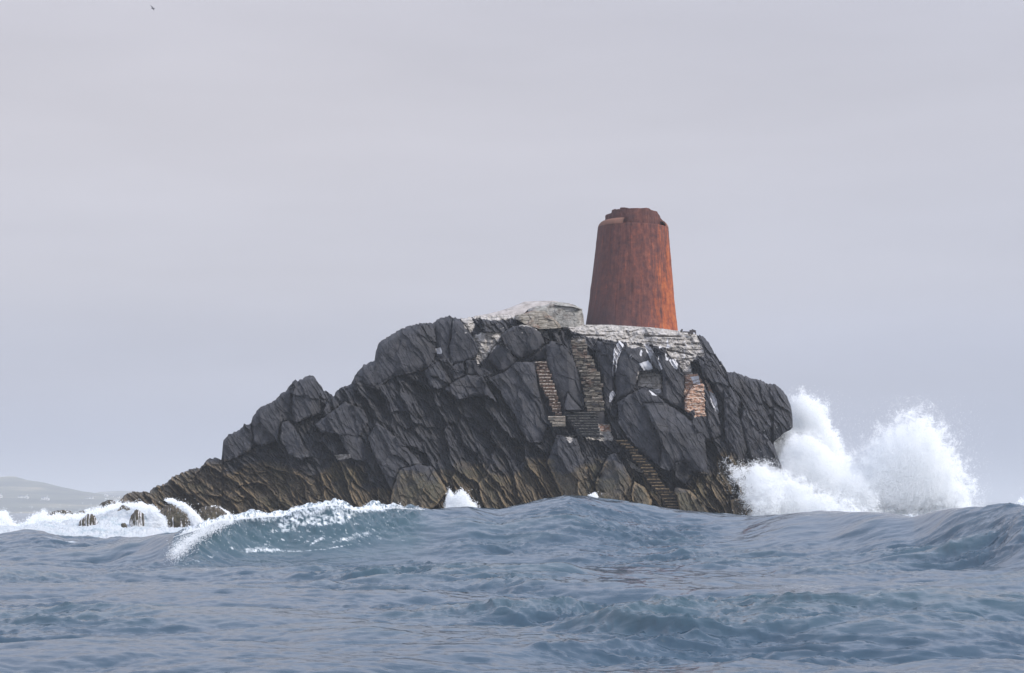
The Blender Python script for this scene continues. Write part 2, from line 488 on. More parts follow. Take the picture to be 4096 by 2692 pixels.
def spray_material():
    m = bpy.data.materials.new('airborne_spray'); m.use_nodes = True
    nt = m.node_tree; nt.nodes.clear()
    out = N(nt, 'ShaderNodeOutputMaterial')
    d = N(nt, 'ShaderNodeBsdfDiffuse'); d.inputs[0].default_value = (0.975, 0.985, 0.99, 1)
    t = N(nt, 'ShaderNodeBsdfTranslucent'); t.inputs[0].default_value = (0.975, 0.985, 0.99, 1)
    mxs = N(nt, 'ShaderNodeMixShader'); mxs.inputs[0].default_value = 0.45
    nt.links.new(d.outputs[0], mxs.inputs[1]); nt.links.new(t.outputs[0], mxs.inputs[2])
    nt.links.new(mxs.outputs[0], out.inputs[0])
    return m
M_SPRAY = spray_material()

def sea_material():
    m, nt, b, out = new_mat('sea_water')
    foam = attr(nt, 'foam').outputs['Fac']
    wn1 = noise(nt, 0.9, 4, 0.55, mapping=((0.7, 1.8, 1), (0, 0, 0.12)))
    teal = attr(nt, 'teal').outputs['Fac']
    deep = cramp(nt, wn1.outputs[0], ((0.3, (0.019, 0.048, 0.076)), (0.7, (0.032, 0.068, 0.102)))).outputs[0]
    deep = mixc(nt, teal, deep, (0.030, 0.078, 0.088))
    fn = noise(nt, 2.2, 8, 0.75, mapping=((0.6, 1.0, 1.0), (0, 0, 0)))
    fn2 = noise(nt, 7.0, 5, 0.75)
    fj = math_(nt, 'ADD', foam, math_(nt, 'MULTIPLY', math_(nt, 'SUBTRACT', fn.outputs[0], 0.5), 1.0))
    fj = math_(nt, 'ADD', fj, math_(nt, 'MULTIPLY', math_(nt, 'SUBTRACT', fn2.outputs[0], 0.5), 0.75))
    ff = cramp(nt, fj, ((0.33, (0, 0, 0)), (0.52, (0.35, 0.35, 0.35)), (0.80, (1, 1, 1)))).outputs[0]
    ff = math_(nt, 'MULTIPLY', ff, math_(nt, 'MULTIPLY', foam, 5.0, clamp=True))
    fc = cramp(nt, fn.outputs[0], ((0.3, (0.62, 0.70, 0.74)), (0.6, (0.90, 0.92, 0.93)))).outputs[0]
    c = mixc(nt, ff, deep, fc)
    nt.links.new(c, b.inputs['Base Color'])
    r = math_(nt, 'ADD', 0.14, math_(nt, 'MULTIPLY', ff, 0.75))
    nt.links.new(r, b.inputs['Roughness'])
    b.inputs['IOR'].default_value = 1.38
    b.inputs['Specular IOR Level'].default_value = 1.0
    b1 = noise(nt, 3.2, 3, 0.5, mapping=((0.38, 1.5, 1), (0, 0, 0.12)))
    b2 = noise(nt, 9.0, 2, 0.5, mapping=((0.55, 1.2, 1), (0, 0, -0.2)))
    h = math_(nt, 'ADD', b1.outputs[0], math_(nt, 'MULTIPLY', b2.outputs[0], 0.22))
    bump(nt, b, h, 0.34, 0.06)
    return m
M_SEA = sea_material()

def hill_material():
    m, nt, b, out = new_mat('hill_pasture')
    n = noise(nt, 0.010, 6, 0.65, mapping=((0.5, 0.5, 9), (0, math.radians(6), 0)))
    c = cramp(nt, n.outputs[0], ((0.32, (0.020, 0.028, 0.022)), (0.47, (0.075, 0.080, 0.050)), (0.56, (0.13, 0.13, 0.08)), (0.66, (0.36, 0.29, 0.18)))).outputs[0]
    nt.links.new(c, b.inputs['Base Color'])
    b.inputs['Roughness'].default_value = 0.95
    return m
M_HILL = hill_material()

# ------------------------------------------------------------------ the sea (one sheet to the horizon)
def fft_tile(L, n, lmin, lmax, rms, wdir, spread, seed, pw=3.6):
    g = np.random.default_rng(seed)
    k1 = 2 * np.pi * np.fft.fftfreq(n, L / n)
    kx, ky = np.meshgrid(k1, k1, indexing='xy')
    k = np.hypot(kx, ky); k[0, 0] = 1
    kp = 2 * np.pi / (lmax * 0.75)
    sp = np.exp(-1.0 * (kp / k) ** 2) / k ** pw
    sp *= np.exp(-(k * lmin / (2 * np.pi)) ** 2)
    sp[k < 2 * np.pi / lmax * 0.6] = 0
    c = (kx * math.cos(wdir) + ky * math.sin(wdir)) / k
    sp *= (np.abs(c) ** spread) * 0.97 + 0.03
    sp[0, 0] = 0
    a = (g.normal(size=(n, n)) + 1j * g.normal(size=(n, n))) * np.sqrt(sp)
    h = np.fft.ifft2(a); dx = np.fft.ifft2(-1j * kx / k * a); dy = np.fft.ifft2(-1j * ky / k * a)
    h = h.real; s = rms / h.std()
    return h * s, dx.real * s, dy.real * s

def tile_sample(T, L, x, y):
    n = T.shape[0]
    u = (x / L * n) % n; v = (y / L * n) % n
    i = np.floor(u).astype(int) % n; j = np.floor(v).astype(int) % n
    fu = u - np.floor(u); fv = v - np.floor(v)
    i2 = (i + 1) % n; j2 = (j + 1) % n
    return (T[j, i] * (1 - fu) + T[j, i2] * fu) * (1 - fv) + (T[j2, i] * (1 - fu) + T[j2, i2] * fu) * fv

CREST = [(-400, 2150), (0, 2140), (90, 2128), (170, 2130), (260, 2158), (420, 2160), (500, 2150), (560, 2160), (680, 2150), (800, 2112), (880, 2082), (1000, 2070), (1130, 2062),
         (1190, 2034), (1303, 2020), (1371, 2018), (1417, 2040), (1583, 2030), (1682, 2036), (1780, 2034), (1870, 2022),
         (2000, 2038), (2113, 2016), (2264, 1990), (2340, 1998), (2400, 2010), (2481, 2018), (2556, 2030), (2692, 2050),
         (2979, 2066), (3130, 2052), (3281, 2042), (3432, 2050), (3545, 2056), (3651, 2066), (3734, 2044), (3809, 2030),
         (3922, 2024), (4020, 2016), (4096, 2020), (4400, 2040)]
RIDGE_D = [(-400, 104), (0, 104), (450, 100), (700, 90), (800, 89), (1000, 92), (1400, 95), (1700, 99), (2200, 103), (2700, 106), (3300, 100), (3700, 92), (4096, 84), (4400, 82)]
RIDGE_F = [(-400, 8), (520, 7.5), (740, 2.6), (900, 2.4), (1400, 2.9), (1650, 4.5), (1900, 8), (2300, 10), (2700, 11), (3500, 9), (3800, 7), (4400, 7)]

def sea_height(x, y):
    r = np.hypot(x, y)
    a = np.arctan2(x, np.maximum(y, 1e-3))
    front = (y > 5) & (np.abs(a) < 0.62)
    px = 2048 + np.tan(np.clip(a, -0.62, 0.62)) * F
    dr = interp(px, RIDGE_D) + 1.2 * perlin(px / 260.0, 0 * px + 3.3, 5)
    pc = interp(px, CREST)
    zc = EYE + (HZ - pc) / F * dr
    # compensate: depth along Y, not radial distance
    yy = y
    sf = interp(px, RIDGE_F)
    t = yy - dr
    prof = np.where(t < 0, np.exp(-np.abs(t / sf) ** 1.7), np.exp(-(t / 13.0) ** 2))
    z = zc * prof * np.where(front, 1.0, 0.0)
    nearcrest = np.exp(-(t / 5.0) ** 2) * front
    return z, t, px, nearcrest, zc, sf

LA, LB, LC = 97.0, 21.0, 5.3
TA = fft_tile(LA, 512, 2.2, 24.0, 0.225, math.radians(98), 3.5, 3, 4.1)
TB = fft_tile(LB, 512, 0.35, 5.0, 0.038, math.radians(84), 2.8, 8, 3.6)
TC = fft_tile(LC, 256, 0.08, 1.3, 0.011, math.radians(92), 3.0, 9, 3.6)

def ridged(x, y, seed):
    # sharp-crested chop: long narrow crests with smooth troughs
    wx = x + 0.8 * perlin(x / 5.0, y / 3.0, seed + 40); wy = y + 0.5 * perlin(x / 4.0 + 5, y / 2.5, seed + 41)
    r = 0
    for k, (lx_, ly_, a_, an) in enumerate(((6.5, 2.4, 1.0, 0.10), (3.0, 1.1, 0.50, -0.16), (1.3, 0.5, 0.30, 0.2), (0.55, 0.22, 0.19, -0.1))):
        c_, s_ = math.cos(an), math.sin(an)
        n_ = perlin((wx * c_ + wy * s_) / lx_ + 3.1 * k, (wy * c_ - wx * s_) / ly_, seed + k)
        r = r + a_ * (1 - np.minimum(1, np.abs(n_) * 1.6)) ** 2.2
    return r

def build_sea():
    fine = np.linspace(-17.6, 17.6, 1330)
    left = -17.6 - np.cumsum(np.geomspace(0.08, 6.0, 52)); left = left[left > -180]
    right = -left
    ang = np.radians(np.concatenate([left[::-1], fine, right]))
    r1 = [3.0]
    while r1[-1] < 24: r1.append(r1[-1] + 0.5)
    while r1[-1] < 60: r1.append(r1[-1] + 0.060 + (r1[-1] - 24) * 0.0016)
    while r1[-1] < 112: r1.append(r1[-1] + 0.125)
    while r1[-1] < 165: r1.append(r1[-1] + 0.30)
    while r1[-1] < 9000: r1.append(r1[-1] * 1.035)
    R = np.array(r1)
    A, RR = np.meshgrid(ang, R)
    x = RR * np.sin(A); y = RR * np.cos(A)
    z, t, px, nc, zc, sf = sea_height(x, y)
    far = 1 - sstep(140, 900, RR) * 0.75
    dens = 1 - sstep(150, 400, RR)
    edge = np.clip((np.radians(40) - np.abs(A)) / np.radians(20), 0, 1)   # coarse cells carry only the long waves
    a1 = (1 - (0.62 + 0.1 * (1 - sstep(600, 800, px))) * nc) * far
    # gentle groups of bigger and smaller waves
    grp = 0.85 + 0.45 * fbm(x / 30.0, y / 22.0, 91, 2)
    # flatter, glossier water right in front of the breaker
    calm = np.exp(-((px - 1150) / 520) ** 2) * np.exp(-((t + 7.0) / 6.0) ** 2)
    a1 = a1 * grp * (1 - 0.5 * calm)
    b1 = (1 - 0.35 * nc) * dens * np.clip(grp, 0.5, 1.5) * (1 - 0.45 * calm)
    b1 = b1 * edge
    hA = tile_sample(TA[0], LA, x, y); dxA = tile_sample(TA[1], LA, x, y); dyA = tile_sample(TA[2], LA, x, y)
    hB = tile_sample(TB[0], LB, x + 0.21 * y, y - 0.21 * x); dxB = tile_sample(TB[1], LB, x + 0.21 * y, y - 0.21 * x); dyB = tile_sample(TB[2], LB, x + 0.21 * y, y - 0.21 * x)
    hC = tile_sample(TC[0], LC, x, y)
    z = z + hA * a1 + hB * b1 + hC * b1 * (1 - sstep(60, 100, RR))
    m_ = (np.abs(A) < 0.5) & (RR < 260)
    rg = np.zeros(x.shape); rg[m_] = ridged(x[m_], y[m_], 130)
    bunch = np.clip(0.36 + 1.5 * fbm(x / 13.0, y / 9.0, 95, 3), 0.08, 1.35)
    z = z + 0.33 * (rg - 0.5) * bunch * (1 - 0.25 * sstep(2500, 3000, px)) * a1 * edge * dens
    ch = 1.25
    X = x + ch * dxA * a1 + 1.1 * dxB * b1; Y = y + ch * dyA * a1 + 1.5 * dyB * b1
    # rounded lumps where the crest breaks
    brk = sstep(650, 760, px) * (1 - sstep(1620, 1760, px))
    lump = np.abs(fbm(x / 1.1, y / 1.1, 31, 4)) + 0.4 * np.abs(fbm(x / 0.35, y / 0.35, 37, 3))
    crestm = brk * np.exp(-((t + 0.15 * sf) / (0.55 * sf + 0.5)) ** 2)
    z = z + crestm * (lump * 0.38 - 0.05)
    # foam amounts
    along = 0.5 + 0.5 * fbm(px / 150.0, 0 * px, 51, 3)
    streak = fbm(px / 75.0 - z * 0.9, z * 2.0 + px / 160.0, 61, 5, 0.62)
    pyv = HZ - (z - EYE) * F / np.maximum(y, 1)
    zone = (np.abs(t) < 12) & (px > 640) & (px < 1750) & (y > 60)
    qx = px[zone]; qy = pyv[zone]; tt_ = t[zone]
    dg = fbm((qx + 1.4 * qy) / 46.0, (qy - 0.35 * qx) / 9.0, 61, 5, 0.62)        # streaks running up the face to the right
    fg = fbm(qx / 12.0, qy / 7.0, 64, 4, 0.65)
    f_ = np.zeros(qx.shape)
    def pl(pts, wd, amt, rag=0.5):
        d = np.full(qx.shape, 1e9)
        for (ax, ay, wa), (bx, by, wb) in zip([(*p, w) for p, w in zip(pts, wd)], [(*p, w) for p, w in zip(pts[1:], wd[1:])]):
            tq = np.clip(((qx - ax) * (bx - ax) + (qy - ay) * (by - ay)) / ((bx - ax) ** 2 + (by - ay) ** 2), 0, 1)
            d = np.minimum(d, np.hypot(qx - ax - tq * (bx - ax), qy - ay - tq * (by - ay)) / (wa + (wb - wa) * tq))
        return amt * np.exp(-(d * (1 + rag * dg)) ** 2) * (0.78 + 0.6 * fg + 0.35 * dg)
    below = qy - interp(qx, CREST)
    hv = sstep(1120, 1180, qx) * (1 - sstep(1400, 1500, qx))
    th = interp(qx, [(640, 8), (900, 12), (1050, 7), (1130, 12), (1250, 36), (1400, 30), (1480, 15), (1600, 18), (1690, 9), (1750, 3)])
    f_ = np.maximum(f_, np.exp(-(np.clip(below, 0, 999) / th) ** 2) * (0.66 + 0.80 * fg + 0.25 * dg) * sstep(690, 760, qx) * (1 - sstep(1680, 1730, qx)) * (tt_ < 1.4))
    f_ = np.maximum(f_, sstep(-10, 20, poly_sd(qx, qy, [(1090, 2140), (1110, 2070), (1180, 2040), (1330, 2020), (1420, 2050), (1400, 2100), (1330, 2110), (1240, 2110), (1160, 2135)])) * (0.50 + 0.75 * dg + 0.25 * fg))
    f_ = np.maximum(f_, pl([(990, 2202), (1060, 2198), (1125, 2200)], [13, 13, 8], 0.74))
    f_ = np.maximum(f_, pl([(1120, 2204), (1200, 2204), (1290, 2198), (1400, 2178)], [6, 5, 7, 5], 0.60))
    f_ = np.maximum(f_, pl([(1238, 2180), (1296, 2144)], [5, 5], 0.80))
    f_ = np.maximum(f_, pl([(1330, 2168), (1400, 2150), (1470, 2130)], [9, 13, 10], 0.60, 0.9))
    f_ = np.maximum(f_, pl([(700, 2212), (760, 2160), (830, 2118), (900, 2090), (1000, 2078), (1100, 2080)], [10, 20, 22, 14, 10, 8], 0.78, 0.6))
    f_ = np.maximum(f_, (0.15 + 0.75 * dg) * sstep(5, 30, below) * (1 - sstep(130, 170, below)))
    f_ = f_ * sstep(645, 690, qx) * (1 - sstep(1520, 1735, qx) * 0.999)
    foam = np.zeros(px.shape); foam[zone] = f_
    # white patch on the small crest at far left, flecks on sharp crests everywhere
    foam = np.maximum(foam, np.exp(-((px - 245) / 75) ** 2) * np.exp(-((t + 2.4) / 0.9) ** 2) * 0.8)
    sharp = hA * grp / 0.17 + 0.5 * hB / 0.030
    wind = fbm(x / 5.5 + 0.25 * y, y / 0.9 - 0.1 * x, 97, 4, 0.6)
    foam = np.maximum(foam, np.clip((wind - 0.42) * 0.8, 0, 0.20) * (y > 10) * edge * np.clip(bunch * 1.6, 0, 1))
    # white shallows around the rock foot
    foam = np.maximum(foam, sstep(122, 128, y) * (1 - sstep(156, 164, y)) * sstep(-60, 120, px) * (1 - sstep(1000, 1300, px)) * 1.1)
    foam = np.maximum(foam, sstep(132, 140, y) * (1 - sstep(175, 190, y)) * sstep(2700, 2950, px) * (1 - sstep(4000, 4150, px)) * 1.1)
    foam = np.maximum(foam, sstep(134, 142, y) * (1 - sstep(150, 160, y)) * sstep(300, 500, px) * (1 - sstep(3000, 3100, px)) * 0.75)
    foam = np.where((np.abs(A) < 0.5), foam, 0)
    foam = np.clip(foam, 0, 1.3)
    teal = np.clip(brk * np.exp(-((t + 0.5 * sf) / (1.0 * sf)) ** 2) * 0.55 + np.clip(sharp * 0.12 + rg * bunch * 0.18 - 0.12, 0, 0.5) * (y > 10), 0, 0.6)
    V = np.stack([X, Y, z], -1).reshape(-1, 3)
    nr, ncl = x.shape
    Fq = grid_faces(nr, ncl, wrap=True)[:, ::-1]
    # disc under the camera
    c = len(V)
    V = np.vstack([V, [[0, 0, 0.0]]])
    j = np.arange(ncl)
    cap = np.stack([np.full(ncl, c), j, (j + 1) % ncl], -1)[:, ::-1]
    fo = np.concatenate([foam.ravel(), [0]])
    o = raw_mesh('sea', V, [Fq, cap], M_SEA, smooth=True, attrs={'foam': fo, 'teal': np.concatenate([teal.ravel(), [0]])})
    tag(o, kind='structure')
    return o
build_sea()

# ------------------------------------------------------------------ the islet
TOP = [(425, 2090), (455, 2040), (467, 2008), (481, 2000), (508, 1975), (536, 1968), (555, 1972), (578, 1966), (596, 1972), (615, 1949), (638, 1942),
       (665, 1932), (689, 1908), (721, 1894), (763, 1878), (781, 1872), (797, 1873), (812, 1858), (835, 1834), (869, 1831), (884, 1843), (888, 1822),
       (893, 1764), (908, 1745), (931, 1731), (960, 1716), (979, 1697), (994, 1702), (1004, 1692), (1008, 1673), (1027, 1645), (1047, 1625),
       (1085, 1611), (1109, 1592), (1128, 1568), (1147, 1563), (1152, 1549), (1181, 1517), (1190, 1525), (1214, 1513), (1234, 1502),
       (1258, 1505), (1267, 1529), (1277, 1563), (1296, 1561), (1320, 1575), (1334, 1585), (1349, 1563), (1368, 1546), (1387, 1546),
       (1406, 1532), (1421, 1501), (1454, 1459), (1477, 1452), (1498, 1441), (1503, 1404), (1517, 1368), (1563, 1339), (1601, 1318),
       (1640, 1303), (1678, 1294), (1731, 1294), (1755, 1275), (1798, 1263), (1831, 1272), (1846, 1272), (1903, 1266), (1970, 1262),
       (2060, 1262), (2150, 1270), (2243, 1299), (2336, 1299), (2434, 1299), (2613, 1310), (2711, 1323), (2784, 1337), (2814, 1348), (2836, 1375),
       (2858, 1413), (2890, 1457), (2912, 1489), (2917, 1522), (2935, 1560), (2960, 1596), (2977, 1620), (3026, 1712), (3070, 1750), (3097, 1788),
       (3118, 1842), (3132, 1870), (3142, 1960), (3150, 2080), (3160, 2180)]

# traced blocks: outline, forward offset (m), planes [(dx, dz, shift)], bevel (m), roughness kept
BLK = [
 ([(1503,1404),(1517,1368),(1563,1339),(1601,1318),(1678,1294),(1700,1330),(1731,1351),(1745,1399),(1736,1438),(1707,1476),(1630,1495),(1582,1505),(1496,1557),(1410,1533),(1453,1457),(1496,1442)], 1.3, [(-0.25,0.30,0),(0.30,0.15,-0.5)], 0.6, 0.30),
 ([(1731,1294),(1755,1275),(1798,1263),(1820,1290),(1810,1360),(1798,1400),(1795,1455),(1750,1440),(1738,1360)], 0.9, [(-0.5,0.25,0)], 0.5, 0.25),
 ([(1812,1268),(1835,1275),(1860,1308),(1899,1361),(1915,1395),(1908,1418),(1880,1450),(1805,1462),(1798,1390),(1808,1340)], 1.7, [(-0.15,0.10,0),(0.9,0.5,-1.0)], 0.35, 0.15),
 ([(1690,1300),(1736,1300),(1742,1350),(1735,1380),(1712,1345)], 1.0, [(0.5,0.3,0)], 0.3, 0.4),
 ([(2004,1342),(2042,1311),(2090,1299),(2134,1308),(2167,1337),(2177,1371),(2158,1395),(2119,1418),(2086,1433),(2066,1428),(2023,1390)], 2.5, [(0.0,-0.12,0),(0.8,0.2,-0.9),(-0.7,0.3,-1.0)], 0.25, 0.10),
 ([(1975,1390),(2005,1372),(2030,1392),(2062,1433),(2064,1462),(2028,1490),(2000,1486),(1951,1438)], 1.6, [(-0.1,-0.05,0),(-0.8,0.1,-0.5)], 0.4, 0.08),
 ([(2119,1418),(2175,1385),(2200,1380),(2210,1440),(2200,1452),(2090,1450)], 1.2, [(0.1,-0.1,0)], 0.2, 0.08),
 ([(2186,1380),(2205,1363),(2249,1375),(2277,1399),(2311,1457),(2335,1558),(2347,1610),(2340,1634),(2311,1644),(2268,1629),(2244,1620),(2215,1534),(2186,1462)], 2.5, [(-0.35,0.12,0),(0.75,0.20,-0.15)], 0.5, 0.10),
 ([(2270,1572),(2300,1610),(2325,1640),(2300,1648),(2252,1640)], 3.0, [(0.2,0.5,0)], 0.2, 0.1),
 ([(2066,1447),(2148,1447),(2148,1476),(2162,1548),(2186,1591),(2215,1653),(2195,1668),(2215,1706),(2186,1716),(2167,1768),(2119,1773),(2071,1701),(2066,1668),(2023,1610),(1999,1558),(1951,1514),(2023,1486)], 2.1, [(-0.30,0.18,0),(0.45,0.25,-0.35)], 0.3, 0.35),
 ([(1697,1481),(1755,1447),(1785,1490),(1808,1534),(1750,1558),(1720,1540)], 1.3, [(-0.2,0.5,0),(0.8,0.0,-0.5)], 0.25, 0.5),
 ([(1817,1457),(1855,1452),(1862,1505),(1822,1524),(1798,1486)], 1.2, [(-0.3,0.2,0)], 0.2, 0.3),
 ([(1865,1442),(1908,1438),(1932,1476),(1975,1495),(1937,1507),(1865,1505)], 1.2, [(0.35,-0.1,0)], 0.25, 0.2),
 ([(1774,1558),(1820,1524),(1870,1500),(1927,1505),(1966,1572),(1990,1612),(1951,1582),(1884,1584),(1832,1601),(1812,1582)], 1.8, [(-0.15,0.40,0)], 0.3, 0.45),
 ([(1181,1517),(1258,1505),(1275,1580),(1291,1659),(1234,1668),(1200,1688),(1176,1688),(1166,1630)], 1.5, [(-0.25,0.2,0),(0.9,0.1,-0.5)], 0.25, 0.35),
 ([(1008,1673),(1027,1645),(1085,1611),(1128,1568),(1176,1544),(1166,1649),(1176,1683),(1119,1688),(1109,1760),(1051,1784),(1013,1769)], 1.3, [(-0.25,0.25,0),(0.35,0.35,-0.3)], 0.3, 0.45),
 ([(1128,1692),(1157,1683),(1195,1736),(1214,1784),(1253,1822),(1205,1836),(1157,1817),(1123,1755)], 2.0, [(-0.35,0.15,0),(0.5,0.5,-0.2)], 0.25, 0.35),
 ([(893,1764),(931,1731),(979,1697),(1003,1692),(1013,1779),(1003,1798),(946,1831),(898,1846),(888,1822)], 1.1, [(-0.3,0.25,0)], 0.25, 0.5),
 ([(1258,1697),(1339,1640),(1382,1606),(1454,1640),(1473,1688),(1440,1745),(1492,1803),(1569,1966),(1512,1927),(1473,1851),(1401,1832),(1353,1736),(1281,1726)], 1.5, [(-0.15,0.35,0),(0.5,0.1,-0.6)], 0.25, 0.45),
 ([(1507,1688),(1569,1736),(1620,1785),(1665,1832),(1703,1879),(1598,1879),(1588,1961),(1569,1966),(1492,1812),(1473,1755)], 1.9, [(-0.25,0.25,0),(0.4,0.4,-0.4)], 0.25, 0.35),
 ([(1598,1879),(1665,1860),(1727,1865),(1780,1942),(1790,1966),(1737,2030),(1636,2060),(1560,2030),(1569,1966)], 2.6, [(-0.2,0.35,0),(0.5,0.3,-0.3)], 0.4, 0.35),
 ([(2390,1364),(2461,1375),(2455,1500),(2461,1576),(2439,1640),(2432,1690),(2417,1620),(2405,1500),(2379,1429)], 1.1, [(-0.5,0.12,0)], 0.3, 0.30),
 ([(2480,1410),(2505,1390),(2537,1380),(2580,1392),(2602,1418),(2613,1478),(2560,1484),(2537,1554),(2521,1590),(2461,1600),(2458,1495),(2466,1435)], 2.3, [(-0.7,0.1,-0.2),(0.10,0.22,0),(0.6,0.3,-0.9)], 0.5, 0.12),
 ([(2613,1386),(2667,1418),(2705,1457),(2733,1500),(2738,1598),(2743,1652),(2689,1620),(2651,1598),(2651,1511),(2640,1467)], 2.0, [(0.35,0.25,0),(-0.8,0.1,-0.5)], 0.3, 0.30),
 ([(2521,1576),(2580,1549),(2651,1598),(2662,1614),(2620,1640),(2651,1772),(2646,1870),(2580,1826),(2504,1739),(2475,1700),(2470,1610)], 2.1, [(-0.25,0.25,0)], 0.4, 0.30),
 ([(2575,1614),(2667,1614),(2730,1656),(2776,1696),(2820,1755),(2830,1897),(2754,1886),(2727,1853),(2673,1886),(2640,1870),(2651,1772),(2613,1701)], 3.0, [(0.0,0.85,-0.6),(-0.05,0.05,0.0),(0.6,0.2,-1.0)], 0.3, 0.28),
 ([(2700,1850),(2760,1850),(2765,1900),(2735,1945),(2700,1920)], 1.6, [(0.1,-0.5,0)], 0.2, 0.4),
 ([(2738,1598),(2771,1543),(2814,1533),(2874,1663),(2890,1739),(2825,1766),(2776,1701),(2743,1652)], 1.5, [(0.35,0.2,0)], 0.3, 0.55),
 ([(2792,1435),(2852,1467),(2912,1533),(2955,1603),(2955,1652),(2907,1620),(2852,1533),(2814,1511)], 1.1, [(0.4,0.4,0)], 0.3, 0.40),
 ([(2977,1620),(3026,1712),(3070,1750),(3097,1788),(3118,1842),(3136,1880),(3070,1860),(3005,1826),(2955,1690)], 1.6, [(-0.4,0.2,0),(0.5,0.5,-0.6)], 0.2, 0.35),
 ([(2895,1560),(2945,1620),(2965,1700),(2990,1800),(2960,1860),(2900,1760)], 1.3, [(-0.3,0.3,0),(0.6,0.1,-0.3)], 0.3, 0.6),
 ([(2434,1821),(2461,1815),(2500,1870),(2526,1924),(2526,2000),(2504,2060),(2396,2050),(2379,1935)], 3.0, [(-0.5,0.35,0),(0.4,0.4,-0.2)], 0.3, 0.35),
 ([(2537,1924),(2580,1951),(2608,2000),(2602,2060),(2537,2060),(2526,1973)], 3.4, [(-0.4,0.3,0),(0.7,0.3,-0.2)], 0.25, 0.35),
 ([(2227,1739),(2309,1755),(2330,1820),(2379,1930),(2370,2040),(2250,1990),(2190,1850)], 2.2, [(-0.4,0.3,0),(0.3,0.3,-0.3)], 0.4, 0.55),
 ([(2700,1950),(2760,1960),(2810,2010),(2850,2070),(2720,2080),(2690,2010)], 3.0, [(0.3,0.5,0),(-0.5,0.2,-0.4)], 0.4, 0.5),
 ([(2920,2000),(2965,1990),(3000,2020),(3030,2080),(2940,2090)], 2.6, [(-0.2,0.4,0)], 0.3, 0.5),
]
PALE = [
 [(2200,1299),(2336,1296),(2434,1296),(2613,1306),(2711,1318),(2784,1332),(2798,1370),(2815,1400),(2820,1429),(2771,1418),(2689,1397),(2580,1375),(2504,1367),(2461,1364),(2352,1348),(2282,1318)],
 [(2662,1391),(2740,1400),(2790,1425),(2760,1455),(2771,1500),(2733,1495),(2716,1450),(2672,1418)],
 [(1840,1268),(1880,1262),(1896,1290),(1898,1308),(1884,1332),(1866,1318),(1850,1290)],
 [(1889,1342),(1927,1330),(2009,1332),(1999,1355),(1975,1399),(1942,1433),(1913,1460),(1905,1433),(1918,1395),(1903,1366)],
 [(1880,1262),(1970,1256),(2040,1258),(2100,1262),(2110,1278),(2050,1275),(1990,1282),(1900,1275)],
 [(2100,1262),(2186,1255),(2244,1296),(2335,1296),(2450,1308),(2450,1356),(2359,1347),(2282,1320),(2215,1306),(2177,1303),(2119,1290)],
 [(2071,1301),(2134,1292),(2186,1326),(2200,1361),(2167,1337),(2134,1310)],
 [(2553,1489),(2591,1486),(2646,1500),(2648,1543),(2648,1576),(2602,1571),(2613,1554),(2553,1543),(2548,1511)],
 [(2393,1697),(2439,1695),(2444,1732),(2456,1753),(2428,1755),(2398,1730)],
 [(2262,1742),(2300,1742),(2290,1760),(2275,1775)], [(2340,1748),(2456,1750),(2450,1764),(2360,1760)],
 [(2505,1370),(2580,1380),(2602,1400),(2560,1388),(2515,1392)],
 [(2500,1830),(2530,1850),(2580,1888),(2560,1892),(2528,1872)],
 [(1340,1820),(1398,1815),(1406,1832),(1350,1840)],
 [(2287,1351),(2345,1352),(2350,1400),(2300,1405)],
]
WHITE = [
 [(2459,1400),(2477,1368),(2491,1380),(2480,1410),(2465,1440),(2462,1480),(2452,1500),(2457,1440)],
 [(2580,1378),(2600,1392),(2613,1413),(2630,1445),(2646,1473),(2640,1478),(2618,1462),(2602,1429)],
 [(2562,1457),(2591,1446),(2608,1467),(2602,1484),(2578,1478)],
 [(2681,1440),(2700,1442),(2708,1460),(2706,1474),(2690,1458)],
 [(2600,1562),(2640,1560),(2648,1578),(2612,1578)],
 [(2840,1570),(2852,1575),(2862,1600),(2871,1650),(2858,1630),(2848,1605)],
 [(2766,1510),(2790,1508),(2798,1535),(2778,1532)],
 [(1744,1397),(1760,1394),(1765,1410),(1752,1412)],
 [(2443,1576),(2452,1567),(2458,1580),(2440,1605)],
]
BRICK = [
 [(2738,1500),(2792,1495),(2814,1533),(2820,1609),(2822,1663),(2781,1668),(2776,1635),(2754,1652),(2738,1641)],
 [(2814,1505),(2841,1543),(2863,1598),(2873,1655),(2852,1609),(2830,1554)],
 [(2395,1700),(2438,1698),(2442,1725),(2402,1725)],
]
# strips cut back so the stair flights can sit in them
CUT = [
 ([(2138,1440),(2182,1436),(2206,1518),(2226,1574),(2250,1650),(2262,1668),(2258,1700),(2212,1706),(2186,1662),(2156,1560)], 1.0),
 ([(2280,1395),(2349,1390),(2385,1464),(2405,1523),(2415,1579),(2422,1642),(2344,1642),(2336,1579),(2306,1464)], 1.3),
 ([(2245,1645),(2420,1642),(2425,1700),(2412,1748),(2316,1748),(2275,1690)], 1.3),
 ([(2450,1757),(2505,1757),(2590,1838),(2660,1941),(2706,1982),(2730,2100),(2668,2100),(2640,1982),(2565,1888),(2512,1803)], 1.2),
]

def base_depth(px, py):
    u = (px - 2048) / 50.0; w = (HZ - py) / 50.0
    return 147.0 + 0.46 * (w + 2.6) + 0.0042 * (u - 6) ** 2 + 0.6 * np.sin(u * 0.22 + 1.0)

